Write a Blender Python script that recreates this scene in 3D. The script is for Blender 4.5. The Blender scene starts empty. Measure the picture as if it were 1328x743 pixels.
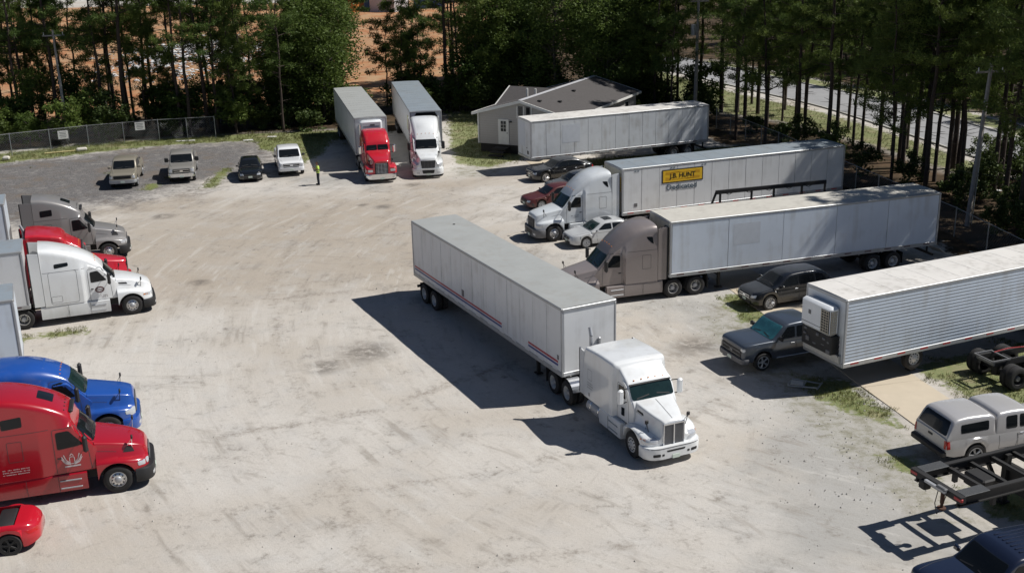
import bpy, bmesh, math, random
import numpy as np
from mathutils import Vector, Matrix
from mathutils.bvhtree import BVHTree
rad = math.radians
sc = bpy.context.scene
COL = sc.collection

# ------------------------------------------------------------------ camera
F_PX, CAM_H, PITCH, ROLL = 1495.0, 19.508, 0.3173, 0.02368
cd = bpy.data.cameras.new('camera')
cam = bpy.data.objects.new('camera', cd)
COL.objects.link(cam)
cd.sensor_width = 36.0
cd.lens = F_PX / 1328 * 36.0
cd.clip_start = 0.5
cd.clip_end = 3000
_cp, _sp, _cr, _sr = math.cos(PITCH), math.sin(PITCH), math.cos(ROLL), math.sin(ROLL)
_f = Vector((0, _cp, -_sp)); _r0 = Vector((1, 0, 0)); _u0 = Vector((0, _sp, _cp))
_r = _r0 * _cr - _u0 * _sr
_u = _r0 * _sr + _u0 * _cr
cam.matrix_world = Matrix(((_r.x, _u.x, -_f.x, 0), (_r.y, _u.y, -_f.y, 0), (_r.z, _u.z, -_f.z, CAM_H), (0, 0, 0, 1)))
sc.camera = cam

# ------------------------------------------------------------------ sky and sun
SUN_AZ, SUN_EL = rad(6.5), rad(50.4)
w = bpy.data.worlds.new('World'); sc.world = w; w.use_nodes = True
nt = w.node_tree
sky = nt.nodes.new('ShaderNodeTexSky'); sky.sky_type = 'NISHITA'; sky.sun_disc = False
sky.air_density = 0.7; sky.dust_density = 0.3; sky.ozone_density = 2.0
sky.sun_elevation = SUN_EL; sky.sun_rotation = math.pi / 2 - SUN_AZ
bg = nt.nodes['Background']; bg.inputs['Strength'].default_value = 0.05
nt.links.new(sky.outputs[0], bg.inputs['Color'])
sl = bpy.data.lights.new('sun', 'SUN'); sl.energy = 4.8; sl.angle = rad(0.53); sl.color = (1.0, 0.97, 0.92)
so = bpy.data.objects.new('sun', sl); COL.objects.link(so)
so.location = (60, 20, 60)
so.rotation_euler = Vector((-math.cos(SUN_EL) * math.cos(SUN_AZ), -math.cos(SUN_EL) * math.sin(SUN_AZ), -math.sin(SUN_EL))).to_track_quat('-Z', 'Y').to_euler()
sc.view_settings.view_transform = 'Standard'
sc.view_settings.look = 'None'
sc.view_settings.gamma = 1.0
sc.view_settings.use_curve_mapping = False
sc.view_settings.exposure = 0.12
sc.render.engine = 'CYCLES'
sc.cycles.max_bounces = 6
sc.cycles.diffuse_bounces = 2
sc.cycles.glossy_bounces = 3
sc.cycles.transmission_bounces = 2
sc.cycles.transparent_max_bounces = 8

# ------------------------------------------------------------------ materials
MATS = {}
def nd(nt, t, **kw):
    n = nt.nodes.new(t)
    for k, v in kw.items():
        setattr(n, k, v)
    return n
def mat(name, col, rough=0.6, metal=0.0, coat=0.0, var=0.10, scale=3.0, bump=0.0, bscale=40.0, spec=0.5, detail=4.0):
    """procedural paint/plastic/metal: base colour broken up by soft noise (wear and dust; reflections in the green glass), optional fine relief"""
    if name in MATS: return MATS[name]
    m = bpy.data.materials.new(name); m.use_nodes = True
    t = m.node_tree; b = t.nodes['Principled BSDF']
    b.inputs['Roughness'].default_value = rough
    b.inputs['Metallic'].default_value = metal
    b.inputs['Coat Weight'].default_value = coat
    b.inputs['Coat Roughness'].default_value = 0.08
    b.inputs['Specular IOR Level'].default_value = spec
    tc = nd(t, 'ShaderNodeTexCoord')
    nz = nd(t, 'ShaderNodeTexNoise'); nz.inputs['Scale'].default_value = scale; nz.inputs['Detail'].default_value = detail
    t.links.new(tc.outputs['Object'], nz.inputs['Vector'])
    mx = nd(t, 'ShaderNodeMix', data_type='RGBA')
    mx.inputs[6].default_value = (*[c * (1 - var) for c in col], 1)
    mx.inputs[7].default_value = (*[min(1, c * (1 + var)) for c in col], 1)
    t.links.new(nz.outputs['Fac'], mx.inputs[0])
    t.links.new(mx.outputs[2], b.inputs['Base Color'])
    if bump:
        n2 = nd(t, 'ShaderNodeTexNoise'); n2.inputs['Scale'].default_value = bscale; n2.inputs['Detail'].default_value = 3
        t.links.new(tc.outputs['Object'], n2.inputs['Vector'])
        bp = nd(t, 'ShaderNodeBump'); bp.inputs['Strength'].default_value = bump; bp.inputs['Distance'].default_value = 0.02
        t.links.new(n2.outputs['Fac'], bp.inputs['Height'])
        t.links.new(bp.outputs[0], b.inputs['Normal'])
    MATS[name] = m
    return m
def paint(name, col, rough=0.26, coat=0.9, metal=0.0, var=0.05):
    return mat(name, col, rough, metal, coat, var, 1.5)

M_TYRE = mat('tyre_rubber', (0.022, 0.021, 0.021), 0.85, var=0.3)
M_ALU = mat('polished_aluminium', (0.62, 0.62, 0.63), 0.28, 0.9, var=0.1)
M_DULLALU = mat('dull_aluminium', (0.42, 0.43, 0.45), 0.5, 0.5, var=0.12)
M_WHEELW = mat('white_wheel', (0.55, 0.55, 0.54), 0.5, var=0.15, scale=9)
M_CHROME = mat('chrome', (0.75, 0.76, 0.78), 0.15, 1.0, var=0.03)
M_GLASS = mat('dark_glass', (0.008, 0.010, 0.012), 0.08, 0, 0.0, var=0.2, spec=0.32)
M_GLASSG = mat('green_glass', (0.011, 0.026, 0.025), 0.06, 0, 0.3, var=0.6, scale=2.2, spec=0.5)  # strong mottling paints reflections and a hint of the interior into the colour
M_GLASST = mat('teal_sunshade_glass', (0.032, 0.13, 0.155), 0.12, 0, 0.5, var=0.6, scale=4, spec=0.6)
M_BLACK = mat('black_plastic', (0.016, 0.016, 0.017), 0.6, var=0.2)
M_FRAME = mat('black_frame_steel', (0.018, 0.017, 0.017), 0.65, 0.1, var=0.3)
M_LAMP = mat('headlamp_lens', (0.55, 0.57, 0.6), 0.08, 0.3, 0.8, var=0.15, scale=20)
M_AMBER = mat('amber_lens', (0.6, 0.2, 0.03), 0.2)
M_REDL = mat('red_lens', (0.42, 0.012, 0.01), 0.18, coat=0.5)
M_GAP = mat('panel_gap', (0.05, 0.05, 0.052), 0.8)
M_TRIM = mat('grey_trim', (0.14, 0.14, 0.145), 0.6)
M_PLATE = mat('number_plate', (0.6, 0.68, 0.6), 0.5)
M_RUST = mat('rusty_steel', (0.09, 0.045, 0.03), 0.85, 0.1, var=0.5, scale=8)
M_SEATT = mat('seat_leather', (0.30, 0.29, 0.28), 0.6)

def K(x, keys):
    """piecewise cubic (monotone-ish) interpolation of (x, v) keys given in descending x"""
    n = len(keys)
    if x >= keys[0][0]: return keys[0][1]
    if x <= keys[-1][0]: return keys[-1][1]
    for i in range(n - 1):
        x0, v0 = keys[i]; x1, v1 = keys[i + 1]
        if x0 >= x >= x1:
            h = x1 - x0
            d = (v1 - v0) / h
            if i > 0:
                dp = (v0 - keys[i - 1][1]) / (x0 - keys[i - 1][0])
                m0 = 0 if dp * d <= 0 else 2 * dp * d / (dp + d)
            else: m0 = d
            if i < n - 2:
                dn = (keys[i + 2][1] - v1) / (keys[i + 2][0] - x1)
                m1 = 0 if dn * d <= 0 else 2 * dn * d / (dn + d)
            else: m1 = d
            t = (x - x0) / h
            return (2*t**3 - 3*t*t + 1) * v0 + (t**3 - 2*t*t + t) * h * m0 + (-2*t**3 + 3*t*t) * v1 + (t**3 - t*t) * h * m1
    return keys[-1][1]
def KL(x, keys):
    if x >= keys[0][0]: return keys[0][1]
    for (x0, v0), (x1, v1) in zip(keys, keys[1:]):
        if x0 >= x >= x1: return v0 + (v1 - v0) * (x - x0) / (x1 - x0)
    return keys[-1][1]

# ------------------------------------------------------------------ mesh helpers
class MB:
    def __init__(s): s.v = []; s.f = []; s.m = []
    def add(s, vs, fs, m=0):
        o = len(s.v); s.v += [tuple(p) for p in vs]
        s.f += [tuple(i + o for i in f) for f in fs]; s.m += [m] * len(fs)
        return s
    def box(s, c, d, rz=0, ry=0, m=0, taper=1.0):
        x, y, z = d[0] / 2, d[1] / 2, d[2] / 2
        vs = [(sx * x * (taper if sz > 0 else 1), sy * y * (taper if sz > 0 else 1), sz * z) for sz in (-1, 1) for sy in (-1, 1) for sx in (-1, 1)]
        if ry: vs = [(a * math.cos(ry) + b2 * math.sin(ry), b, -a * math.sin(ry) + b2 * math.cos(ry)) for a, b, b2 in vs]
        if rz: vs = [(a * math.cos(rz) - b * math.sin(rz), a * math.sin(rz) + b * math.cos(rz), e) for a, b, e in vs]
        vs = [(a + c[0], b + c[1], e + c[2]) for a, b, e in vs]
        return s.add(vs, [(0, 2, 3, 1), (4, 5, 7, 6), (0, 1, 5, 4), (2, 6, 7, 3), (0, 4, 6, 2), (1, 3, 7, 5)], m)
    def rbox(s, c, d, r=0.05, m=0):
        """box with chamfered edges"""
        x, y, z = d[0] / 2, d[1] / 2, d[2] / 2
        r = min(r, x * .9, y * .9, z * .9)
        prof = [(x - r, -y), (x, -y + r), (x, y - r), (x - r, y), (-x + r, y), (-x, y - r), (-x, -y + r), (-x + r, -y)]
        def ring(k, zz): return [(c[0] + a * k[0], c[1] + b * k[1], c[2] + zz) for a, b in prof]
        kx, ky = (x - r) / x, (y - r) / y
        vs = ring((kx, ky), -z) + ring((1, 1), -z + r) + ring((1, 1), z - r) + ring((kx, ky), z)
        fs = [tuple(range(7, -1, -1)), tuple(range(24, 32))]
        for k in range(3):
            for i in range(8):
                j = (i + 1) % 8
                fs.append((k * 8 + i, k * 8 + j, k * 8 + 8 + j, k * 8 + 8 + i))
        return s.add(vs, fs, m)
    def cyl(s, a, b, r0, r1=None, n=10, m=0, caps=True):
        a, b = Vector(a), Vector(b); r1 = r0 if r1 is None else r1
        d = (b - a).normalized(); p = d.orthogonal().normalized(); q = d.cross(p)
        vs = []
        for c, r in ((a, r0), (b, r1)):
            for i in range(n):
                t = 2 * math.pi * i / n
                vs.append(c + p * math.cos(t) * r + q * math.sin(t) * r)
        fs = [(i, (i + 1) % n, n + (i + 1) % n, n + i) for i in range(n)]
        if caps: fs += [tuple(range(n - 1, -1, -1)), tuple(range(n, 2 * n))]
        return s.add(vs, fs, m)
    def tube(s, pts, r, n=6, m=0):
        for a, b in zip(pts, pts[1:]): s.cyl(a, b, r, n=n, m=m)
        return s
    def lathe_y(s, prof, c=(0, 0, 0), n=24, m=0):
        """profile of (radius, y) revolved about the y axis"""
        vs = []; k = len(prof)
        for i in range(n):
            t = 2 * math.pi * i / n
            for r, y in prof: vs.append((c[0] + r * math.cos(t), c[1] + y, c[2] + r * math.sin(t)))
        fs = [(i * k + j, i * k + j + 1, ((i + 1) % n) * k + j + 1, ((i + 1) % n) * k + j) for i in range(n) for j in range(k - 1)]
        return s.add(vs, fs, m)
    def disc_y(s, c, r, n=10, m=0, sgn=1):
        vs = [(c[0] + r * math.cos(2 * math.pi * i / n), c[1], c[2] + r * math.sin(2 * math.pi * i / n)) for i in range(n)]
        return s.add(vs, [tuple(range(n)) if sgn < 0 else tuple(range(n - 1, -1, -1))], m)
    def prism(s, poly, axis, a, b, m=0):
        """closed polygon extruded along an axis: 'y' takes (x,z), 'z' takes (x,y), 'x' takes (y,z)"""
        n = len(poly)
        def P(p, t): return {'y': (p[0], t, p[1]), 'z': (p[0], p[1], t), 'x': (t, p[0], p[1])}[axis]
        vs = [P(p, a) for p in poly] + [P(p, b) for p in poly]
        return s.add(vs, [tuple(range(n)), tuple(range(2 * n - 1, n - 1, -1))] + [(i, n + i, n + (i + 1) % n, (i + 1) % n) for i in range(n)], m)
    def loft(s, xs, sec, m=0, caps=True):
        rings = []
        for x in xs:
            h = sec(x)
            full = [(x, y, z) for y, z in h] + [(x, -y, z) for y, z in reversed(h[1:-1])]
            rings.append(full)
        n = len(rings[0]); vs = [p for r in rings for p in r]
        fs = [(k * n + i, k * n + (i + 1) % n, (k + 1) * n + (i + 1) % n, (k + 1) * n + i) for k in range(len(rings) - 1) for i in range(n)]
        if caps: fs += [tuple(range(n - 1, -1, -1)), tuple(range((len(rings) - 1) * n, len(rings) * n))]
        return s.add(vs, fs, m)
    def bvh(s): return BVHTree.FromPolygons([Vector(v) for v in s.v], s.f)
    def mesh(s, name, mats, smooth=None):
        me = bpy.data.meshes.new(name)
        me.from_pydata(s.v, [], s.f)
        for mm in (mats if isinstance(mats, (list, tuple)) else [mats]): me.materials.append(mm)
        if any(s.m): me.polygons.foreach_set('material_index', s.m)
        bm = bmesh.new(); bm.from_mesh(me)
        bmesh.ops.recalc_face_normals(bm, faces=bm.faces)
        bm.to_mesh(me); bm.free()
        if smooth:
            me.polygons.foreach_set('use_smooth', [True] * len(me.polygons))
            me.set_sharp_from_angle(angle=rad(smooth))
        me.update()
        return me
    def build(s, name, mats, parent=None, smooth=None, loc=None, rz=None):
        return link(name, s.mesh(name, mats, smooth), parent, loc, rz)
def link(name, me, parent=None, loc=None, rz=None):
    o = bpy.data.objects.new(name, me); COL.objects.link(o)
    if parent: o.parent = parent
    if loc is not None: o.location = loc
    if rz is not None: o.rotation_euler = (0, 0, rz)
    return o
def tag(o, label=None, cat=None, group=None, kind=None):
    if label: o['label'] = label
    if cat: o['category'] = cat
    if group: o['group'] = group
    if kind: o['kind'] = kind
    return o
def thing(name, label, cat, loc=(0, 0, 0), hdg=0.0, group=None):
    o = link(name, None, None, loc, rad(hdg))
    o.empty_display_size = 0.3
    return tag(o, label, cat, group)
def frange(a, b, st):
    n = max(1, int(round(abs(b - a) / st)))
    return [a + (b - a) * i / n for i in range(n + 1)]

def rpoly(pts, r, n=3):
    if r <= 0: return list(pts)
    out = []; N = len(pts)
    for i in range(N):
        p = Vector(pts[i]); a = Vector(pts[i - 1]); b = Vector(pts[(i + 1) % N])
        da = (a - p); db = (b - p)
        ra = min(r, da.length * .48); rb = min(r, db.length * .48)
        s0 = p + da.normalized() * ra; s1 = p + db.normalized() * rb
        for k in range(n + 1):
            t = k / n
            q = s0 * (1 - t) ** 2 + p * 2 * t * (1 - t) + s1 * t * t
            out.append((q.x, q.y))
    return out
def cast(bv, p, axis, off):
    if axis == 'y': o, d = Vector((p[0], 6, p[1])), Vector((0, -1, 0))
    elif axis == 'x': o, d = Vector((6, p[0], p[1])), Vector((-1, 0, 0))
    elif axis == 'b': o, d = Vector((-14, p[0], p[1])), Vector((1, 0, 0))
    else: o, d = Vector((p[0], p[1], 9)), Vector((0, 0, -1))
    h = bv.ray_cast(o, d)
    if h[0] is None:
        q = {'y': Vector((p[0], 1.2, p[1])), 'x': Vector((0, p[0], p[1])), 'b': Vector((-6, p[0], p[1])), 'z': Vector((p[0], p[1], 2))}[axis]
        h = bv.find_nearest(q)
    return h[0] - d * off
def decal(mb, bv, pts, axis, off=0.006, r=0.0, rings=3, mirror=False, thick=0.03, m=0):
    """a pane laid on the surface found by casting along an axis; follows its curve, has an edge of its own"""
    pp = []
    q0 = rpoly(pts, r)
    for a, b in zip(q0, q0[1:] + q0[:1]):
        k = max(1, int(math.hypot(b[0] - a[0], b[1] - a[1]) / .10))
        pp += [(a[0] + (b[0] - a[0]) * i / k, a[1] + (b[1] - a[1]) * i / k) for i in range(k)]
    N = len(pp)
    cx = (min(p[0] for p in pp) + max(p[0] for p in pp)) / 2; cy = (min(p[1] for p in pp) + max(p[1] for p in pp)) / 2
    def mk(sg):
        vs = []
        for k in range(rings):
            t = 1 - k / rings
            for p in pp:
                q = cast(bv, (cx + (p[0] - cx) * t, cy + (p[1] - cy) * t), axis, off)
                vs.append((q.x, q.y * sg, q.z))
        q = cast(bv, (cx, cy), axis, off); vs.append((q.x, q.y * sg, q.z))
        ci = len(vs) - 1
        for p in pp:
            q = cast(bv, p, axis, off - thick); vs.append((q.x, q.y * sg, q.z))
        fs = []
        for k in range(rings - 1):
            for i in range(N): fs.append((k * N + i, k * N + (i + 1) % N, (k + 1) * N + (i + 1) % N, (k + 1) * N + i))
        for i in range(N):
            fs.append(((rings - 1) * N + i, (rings - 1) * N + (i + 1) % N, ci))
            fs.append((i, (i + 1) % N, ci + 1 + (i + 1) % N, ci + 1 + i))
        mb.add(vs, fs, m)
    mk(1)
    if mirror: mk(-1)
    return mb
def strip(mb, bv, line, axis, wid=0.02, off=0.004, closed=False, mirror=False, m=0):
    pts = [Vector(p) for p in line]
    if closed: pts.append(pts[0])
    for a, b in zip(pts, pts[1:]):
        L = (b - a).length
        if L < 1e-5: continue
        d = (b - a) / L; n = Vector((-d.y, d.x)) * wid / 2
        k = max(1, int(L / 0.15))
        for sg in ((1, -1) if mirror else (1,)):
            vs = []
            for i in range(k + 1):
                p = a + (b - a) * i / k
                for q in (p - n, p + n):
                    h = cast(bv, (q.x, q.y), axis, off); vs.append((h.x, h.y * sg, h.z))
            mb.add(vs, [(2 * i, 2 * i + 1, 2 * i + 3, 2 * i + 2) for i in range(k)], m)
    return mb
def sides(mb, name, mt, parent):
    """build the left and the right half of a mirrored set of strips as two objects"""
    for sg in (1, -1):
        m2 = MB()
        for f in mb.f:
            if sum(mb.v[i][1] for i in f) * sg > 0: m2.add([mb.v[i] for i in f], [tuple(range(len(f)))])
        if m2.f: m2.build(name, mt, parent)
def dec(name, bv, pts, axis, mt, parent, sides=False, **kw):
    """one decal object, or one for each side"""
    mb = decal(MB(), bv, pts, axis, **kw)
    o = [mb.build(name, mt, parent, 30)]
    if sides:
        m2 = MB(); m2.v = [(a, -b, c) for a, b, c in mb.v]; m2.f = mb.f; m2.m = mb.m
        o.append(m2.build(name, mt, parent, 30))
    return o
def text_mesh(s, size, mt, extrude=0.004, bold=0.0):
    cu = bpy.data.curves.new('lettering', 'FONT'); cu.body = s; cu.size = size
    cu.extrude = extrude; cu.offset = bold; cu.align_x = 'CENTER'; cu.align_y = 'CENTER'
    cu.resolution_u = 3
    to = bpy.data.objects.new('lettering_tmp', cu)
    me = bpy.data.meshes.new_from_object(to)
    me.materials.clear(); me.materials.append(mt)
    bpy.data.objects.remove(to); bpy.data.curves.remove(cu)
    return me
def side_text(name, s, size, mt, parent, x, y, z, left=True, sx=1.0, bold=0.0):
    """lettering standing on a side face; left = the face that looks along +y"""
    o = link(name, text_mesh(s, size, mt, bold=bold), parent, (x, y, z))
    o.rotation_euler = (rad(90), 0, rad(180) if left else 0)
    o.scale = (sx, 1, 1)
    return o
def arc_corner(w_, z_, r, n=5, rz=None):
    rz = r if rz is None else rz
    return [(w_ - r + r * math.cos(t), z_ - rz + rz * math.sin(t)) for t in [math.pi / 2 * i / n for i in range(n + 1)]]

# ------------------------------------------------------------------ wheels (shared meshes)
_WM = {}
def wheel_meshes(kind):
    if kind in _WM: return _WM[kind]
    if kind.startswith('steer') or kind.startswith('dual'):
        Rt, Wt, Rr = 0.51, 0.28, 0.30
        ty = MB()
        prof = [(Rr, -Wt*.5), (Rr + .06, -Wt*.52), (Rt - .07, -Wt*.52), (Rt - .015, -Wt*.42), (Rt, -Wt*.36), (Rt, -.05), (Rt - .012, -.045), (Rt - .012, .045), (Rt, .05), (Rt, Wt*.36), (Rt - .015, Wt*.42), (Rt - .07, Wt*.52), (Rr + .06, Wt*.52), (Rr, Wt*.5)]
        ri = MB()
        if kind.startswith('steer'):
            ty.lathe_y(prof, n=28)
            ri.lathe_y([(Rr, Wt*.44), (Rr - .025, Wt*.46), (Rr - .05, Wt*.34), (Rr - .08, Wt*.42), (.14, Wt*.50), (.125, Wt*.50)], n=28)
            hubp = [(.13, -.1), (.13, Wt*.48), (.125, Wt*.52), (.09, Wt*.60), (.06, Wt*.66), (0.001, Wt*.66)]
            hy = Wt * .455
        else:
            for c in (0.17, -0.17): ty.lathe_y(prof, (0, c, 0), n=28)
            ri.lathe_y([(Rr, .17 + Wt*.44), (Rr - .03, .17 + Wt*.45), (Rr - .06, .17 + Wt*.1), (.2, .06), (.14, .06)], n=28)
            hubp = [(.15, -.2), (.15, .07), (.13, .20), (.10, .26), (0.001, .26)]
            hy = .115
        for i in range(10):
            t = 2 * math.pi * i / 10
            ri.cyl((.205 * math.cos(t), hy - .02, .205 * math.sin(t)), (.205 * math.cos(t), hy + .018, .205 * math.sin(t)), .026, n=8, m=1)
        hb = MB().lathe_y(hubp, n=16)
    else:
        Rt = {'car': .33, 'suv': .38, 'pick': .40}[kind.split('_')[0]]; Wt = .24; Rr = Rt * .70
        ty = MB().lathe_y([(Rr, -Wt*.5), (Rt - .03, -Wt*.52), (Rt, -Wt*.4), (Rt, Wt*.4), (Rt - .03, Wt*.52), (Rr, Wt*.5)], n=26)
        ri = MB()
        ri.lathe_y([(Rr, Wt*.49), (Rr - .02, Wt*.5), (Rr - .035, Wt*.3), (Rr - .06, Wt*.12), (0.03, Wt*.12)], n=26, m=1)
        ns = 10 if 'ten' in kind else 5
        for i in range(ns):
            t = 2 * math.pi * i / ns
            for dt in (-.12, .12):
                a = (.05 * math.cos(t), Wt*.42, .05 * math.sin(t)); b = ((Rr - .02) * math.cos(t + dt), Wt*.42, (Rr - .02) * math.sin(t + dt))
                ri.cyl(a, b, .022, n=5)
        ri.lathe_y([(Rr + .005, Wt*.47), (Rr + .005, Wt*.51), (Rr - .025, Wt*.5)], n=26)
        hb = MB().lathe_y([(.09, -.1), (.09, Wt*.40), (.05, Wt*.47), (.001, Wt*.47)], n=12)
    _WM[kind] = (ty, ri, hb)
    return _WM[kind]
_WC = {}
def wheel(parent, x, y, z, kind, rim=None, hub=None, holes=None):
    rim = rim or M_ALU; hub = hub or M_DULLALU; holes = holes or M_BLACK
    key = (kind, rim.name, hub.name, holes.name)
    if key not in _WC:
        ty, ri, hb = wheel_meshes(kind)
        _WC[key] = (ty.mesh('tyre', M_TYRE, 35), ri.mesh('rim', [rim, holes], 35), hb.mesh('wheel', hub, 35))
    t, r, h = _WC[key]
    o = link('wheel', h, parent, (x, y, z))
    if y < 0: o.rotation_euler = (0, 0, math.pi)
    link('tyre', t, o); link('rim', r, o)
    return o

# ------------------------------------------------------------------ GROUND
rng = np.random.default_rng(5)
def vnoise(x, y, s, seed=0):
    """cheap smooth value noise"""
    x = x / s; y = y / s
    xi = np.floor(x).astype(int); yi = np.floor(y).astype(int); fx = x - xi; fy = y - yi
    def hsh(a, b):
        n = (a * 374761393 + b * 668265263 + seed * 974711) & 0x7fffffff
        n = ((n ^ (n >> 13)) * 1274126177) & 0x7fffffff
        return ((n ^ (n >> 16)) & 0xffff) / 65535.0
    fx = fx * fx * (3 - 2 * fx); fy = fy * fy * (3 - 2 * fy)
    return (hsh(xi, yi) * (1 - fx) + hsh(xi + 1, yi) * fx) * (1 - fy) + (hsh(xi, yi + 1) * (1 - fx) + hsh(xi + 1, yi + 1) * fx) * fy
def poly_mask(px, py, poly, wd):
    poly = np.array(poly, float); n = len(poly)
    ins = np.zeros(px.shape, bool); dist = np.full(px.shape, 1e9)
    for i in range(n):
        x0, y0 = poly[i]; x1, y1 = poly[(i + 1) % n]
        c = ((y0 > py) != (y1 > py)) & (px < (x1 - x0) * (py - y0) / ((y1 - y0) if y1 != y0 else 1e-9) + x0)
        ins ^= c
        dx, dy = x1 - x0, y1 - y0; L = dx * dx + dy * dy + 1e-9
        t = np.clip(((px - x0) * dx + (py - y0) * dy) / L, 0, 1)
        dist = np.minimum(dist, np.hypot(px - x0 - t * dx, py - y0 - t * dy))
    return np.clip(0.5 + np.where(ins, dist, -dist) / wd * 0.5, 0, 1)
def line_mask(px, py, pts, wd):
    dist = np.full(px.shape, 1e9)
    for (x0, y0), (x1, y1) in zip(pts, pts[1:]):
        dx, dy = x1 - x0, y1 - y0; L = dx * dx + dy * dy + 1e-9
        t = np.clip(((px - x0) * dx + (py - y0) * dy) / L, 0, 1)
        dist = np.minimum(dist, np.hypot(px - x0 - t * dx, py - y0 - t * dy))
    return np.clip(1 - dist / wd, 0, 1)
def ground_z(x, y):
    x = np.asarray(x, float); y = np.asarray(y, float)
    far = np.clip((y - 126) / 40, 0, 1) * np.clip((20 - x) / 20, 0, 1)
    z = far * (vnoise(x, y, 14, 3) * 1.1 + vnoise(x, y, 5, 4) * .5)
    return z
GRAVEL = [(-60, 70), (-33, 74), (-29.5, 79.4), (-25.8, 81.4), (-24.0, 85.4), (-21.1, 87.6), (-19.0, 89), (-19.2, 95), (-19.8, 102), (-25.4, 104.4), (-31.6, 103.3), (-42.5, 98), (-60, 92)]
GRASS = [
    [(-6.2, 116), (0, 116), (-1.0, 101), (2.5, 95), (1.2, 92.6), (-1.6, 89.6), (-4.4, 91.2), (-5.2, 98)],
    [(-23, 103.5), (-16, 107), (-15.6, 97), (-17.3, 91), (-18.6, 96), (-22, 99.5)],
    [(12.0, 46.5), (14.4, 45.6), (15.4, 40.3), (14.0, 41.2), (12.2, 43.6)],
    [(17.3, 47), (24, 50), (24, 42), (18.6, 42.3)],
    [(15.2, 36.0), (18.4, 36.5), (17.2, 33.0), (15.6, 33.6)],
    [(-24.6, 53.5), (-21.2, 54.6), (-20.6, 53.7), (-24.2, 52.4)],
    [(3, 90.8), (20, 96.5), (21, 93), (5, 86.8)],
    [(-48, 98.5), (-37, 104.6), (-25, 107.0), (-14, 108.4), (-14, 103.4), (-20, 102.3), (-25, 103.2), (-32, 101.8), (-43, 95.6), (-48, 93)],
    [(10.5, 57), (13, 58), (13.2, 53.5), (11, 52.5)],
    [(13.2, 38.8), (14.6, 38.4), (15, 36.4), (13.6, 36.9)],
    [(-23.5, 92), (-22.2, 92), (-22.0, 84.8), (-23.4, 84.6)],
    [(-32.6, 94), (-31.2, 94), (-31.0, 89.5), (-32.0, 89.5)],
    [(-26.9, 91), (-26.3, 91), (-26.4, 88.4), (-27.0, 88.4)],
    [(-28, 87), (-26.5, 87), (-26.5, 84.5), (-28, 84.5)],
]
DRY = [[(-48, 96), (-31, 101.5), (-19, 101), (-13, 99), (-13, 107), (-25, 108), (-48, 104)], [(10.2, 57), (13.0, 57), (14.3, 46), (15.6, 40), (15.5, 33), (13.0, 33.5), (11.2, 41), (8.8, 52)], [(-5.0, 90), (1, 93), (-1, 86), (-4.5, 86.5)], [(-20.5, 100), (-17, 101), (-16.4, 92), (-18.6, 87.5)]]
FOREST = [(-70, 98), (-48, 100.5), (-40, 103.6), (-25, 106.2), (-17, 107.5), (-13.6, 103), (-5.5, 112), (1, 116), (9, 112), (15.5, 104), (18.5, 96), (21.2, 84), (23.5, 74), (25.3, 66), (25.5, 52), (60, 40), (60, 70), (36.5, 82), (31, 108), (24, 126), (17, 146), (8, 170), (-4, 165), (-10, 128), (-30, 122), (-70, 120)]
VERGE2 = [(46, 84), (50, 84), (46.5, 100), (42, 118), (35, 134), (27, 152), (23, 152), (31, 134), (39.5, 116), (43, 100)]
VERGE = [(33, 84), (36.8, 84), (34.5, 96), (31.2, 110), (25, 124), (20, 140), (16, 152), (11, 145), (16.5, 122), (20, 113), (26, 106), (30.5, 94)]
CLAY = [(-130, 118), (-46, 119), (-30, 119.5), (-12, 124), (-2, 150), (5, 200), (0, 262), (-130, 262)]
TRACKS = [
    [(-4.8, 20), (-6.5, 30), (-9.5, 40), (-13, 50), (-15.5, 60), (-16, 70), (-14, 80), (-11, 86)],
    [(-2.6, 20), (-4.3, 30), (-7.2, 40), (-10.8, 50), (-13.2, 60), (-13.7, 70), (-11.8, 80), (-9, 86)],
    [(8, 20), (6.5, 28), (4.6, 36), (1.2, 46), (-3.0, 56), (-6.5, 66), (-8, 76), (-7, 85)],
    [(10, 22), (8.6, 28), (6.7, 36.6), (3.2, 47), (-1, 57), (-4.2, 66), (-5.6, 76), (-4.8, 85)],
    [(-12, 58.5), (-6, 60), (0, 63), (2, 68)], [(-12.6, 60.6), (-6, 62.2), (-1, 65), (1, 70)],
    [(-11, 39.4), (-5, 41.5), (2, 47), (6, 55)], [(-11.4, 41.5), (-5.6, 43.6), (0.6, 49), (4, 57)],
    [(-13.5, 69), (-8, 70.5), (-2, 72), (1, 74)], [(-22, 70.5), (-14, 73), (-6, 76), (0, 82)], [(-22, 73), (-14, 75.4), (-6, 78.6), (-1, 83.5)],
    [(7.6, 48), (3, 50), (0, 55), (-3, 64)], [(-13, 34.6), (-8, 36), (0, 38), (8, 43)], [(-13, 32.4), (-8, 33.6), (0, 35.6), (9, 40)],
    [(-15, 30.5), (-9, 31.3), (-2, 31.5), (6, 33)],
]
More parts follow.
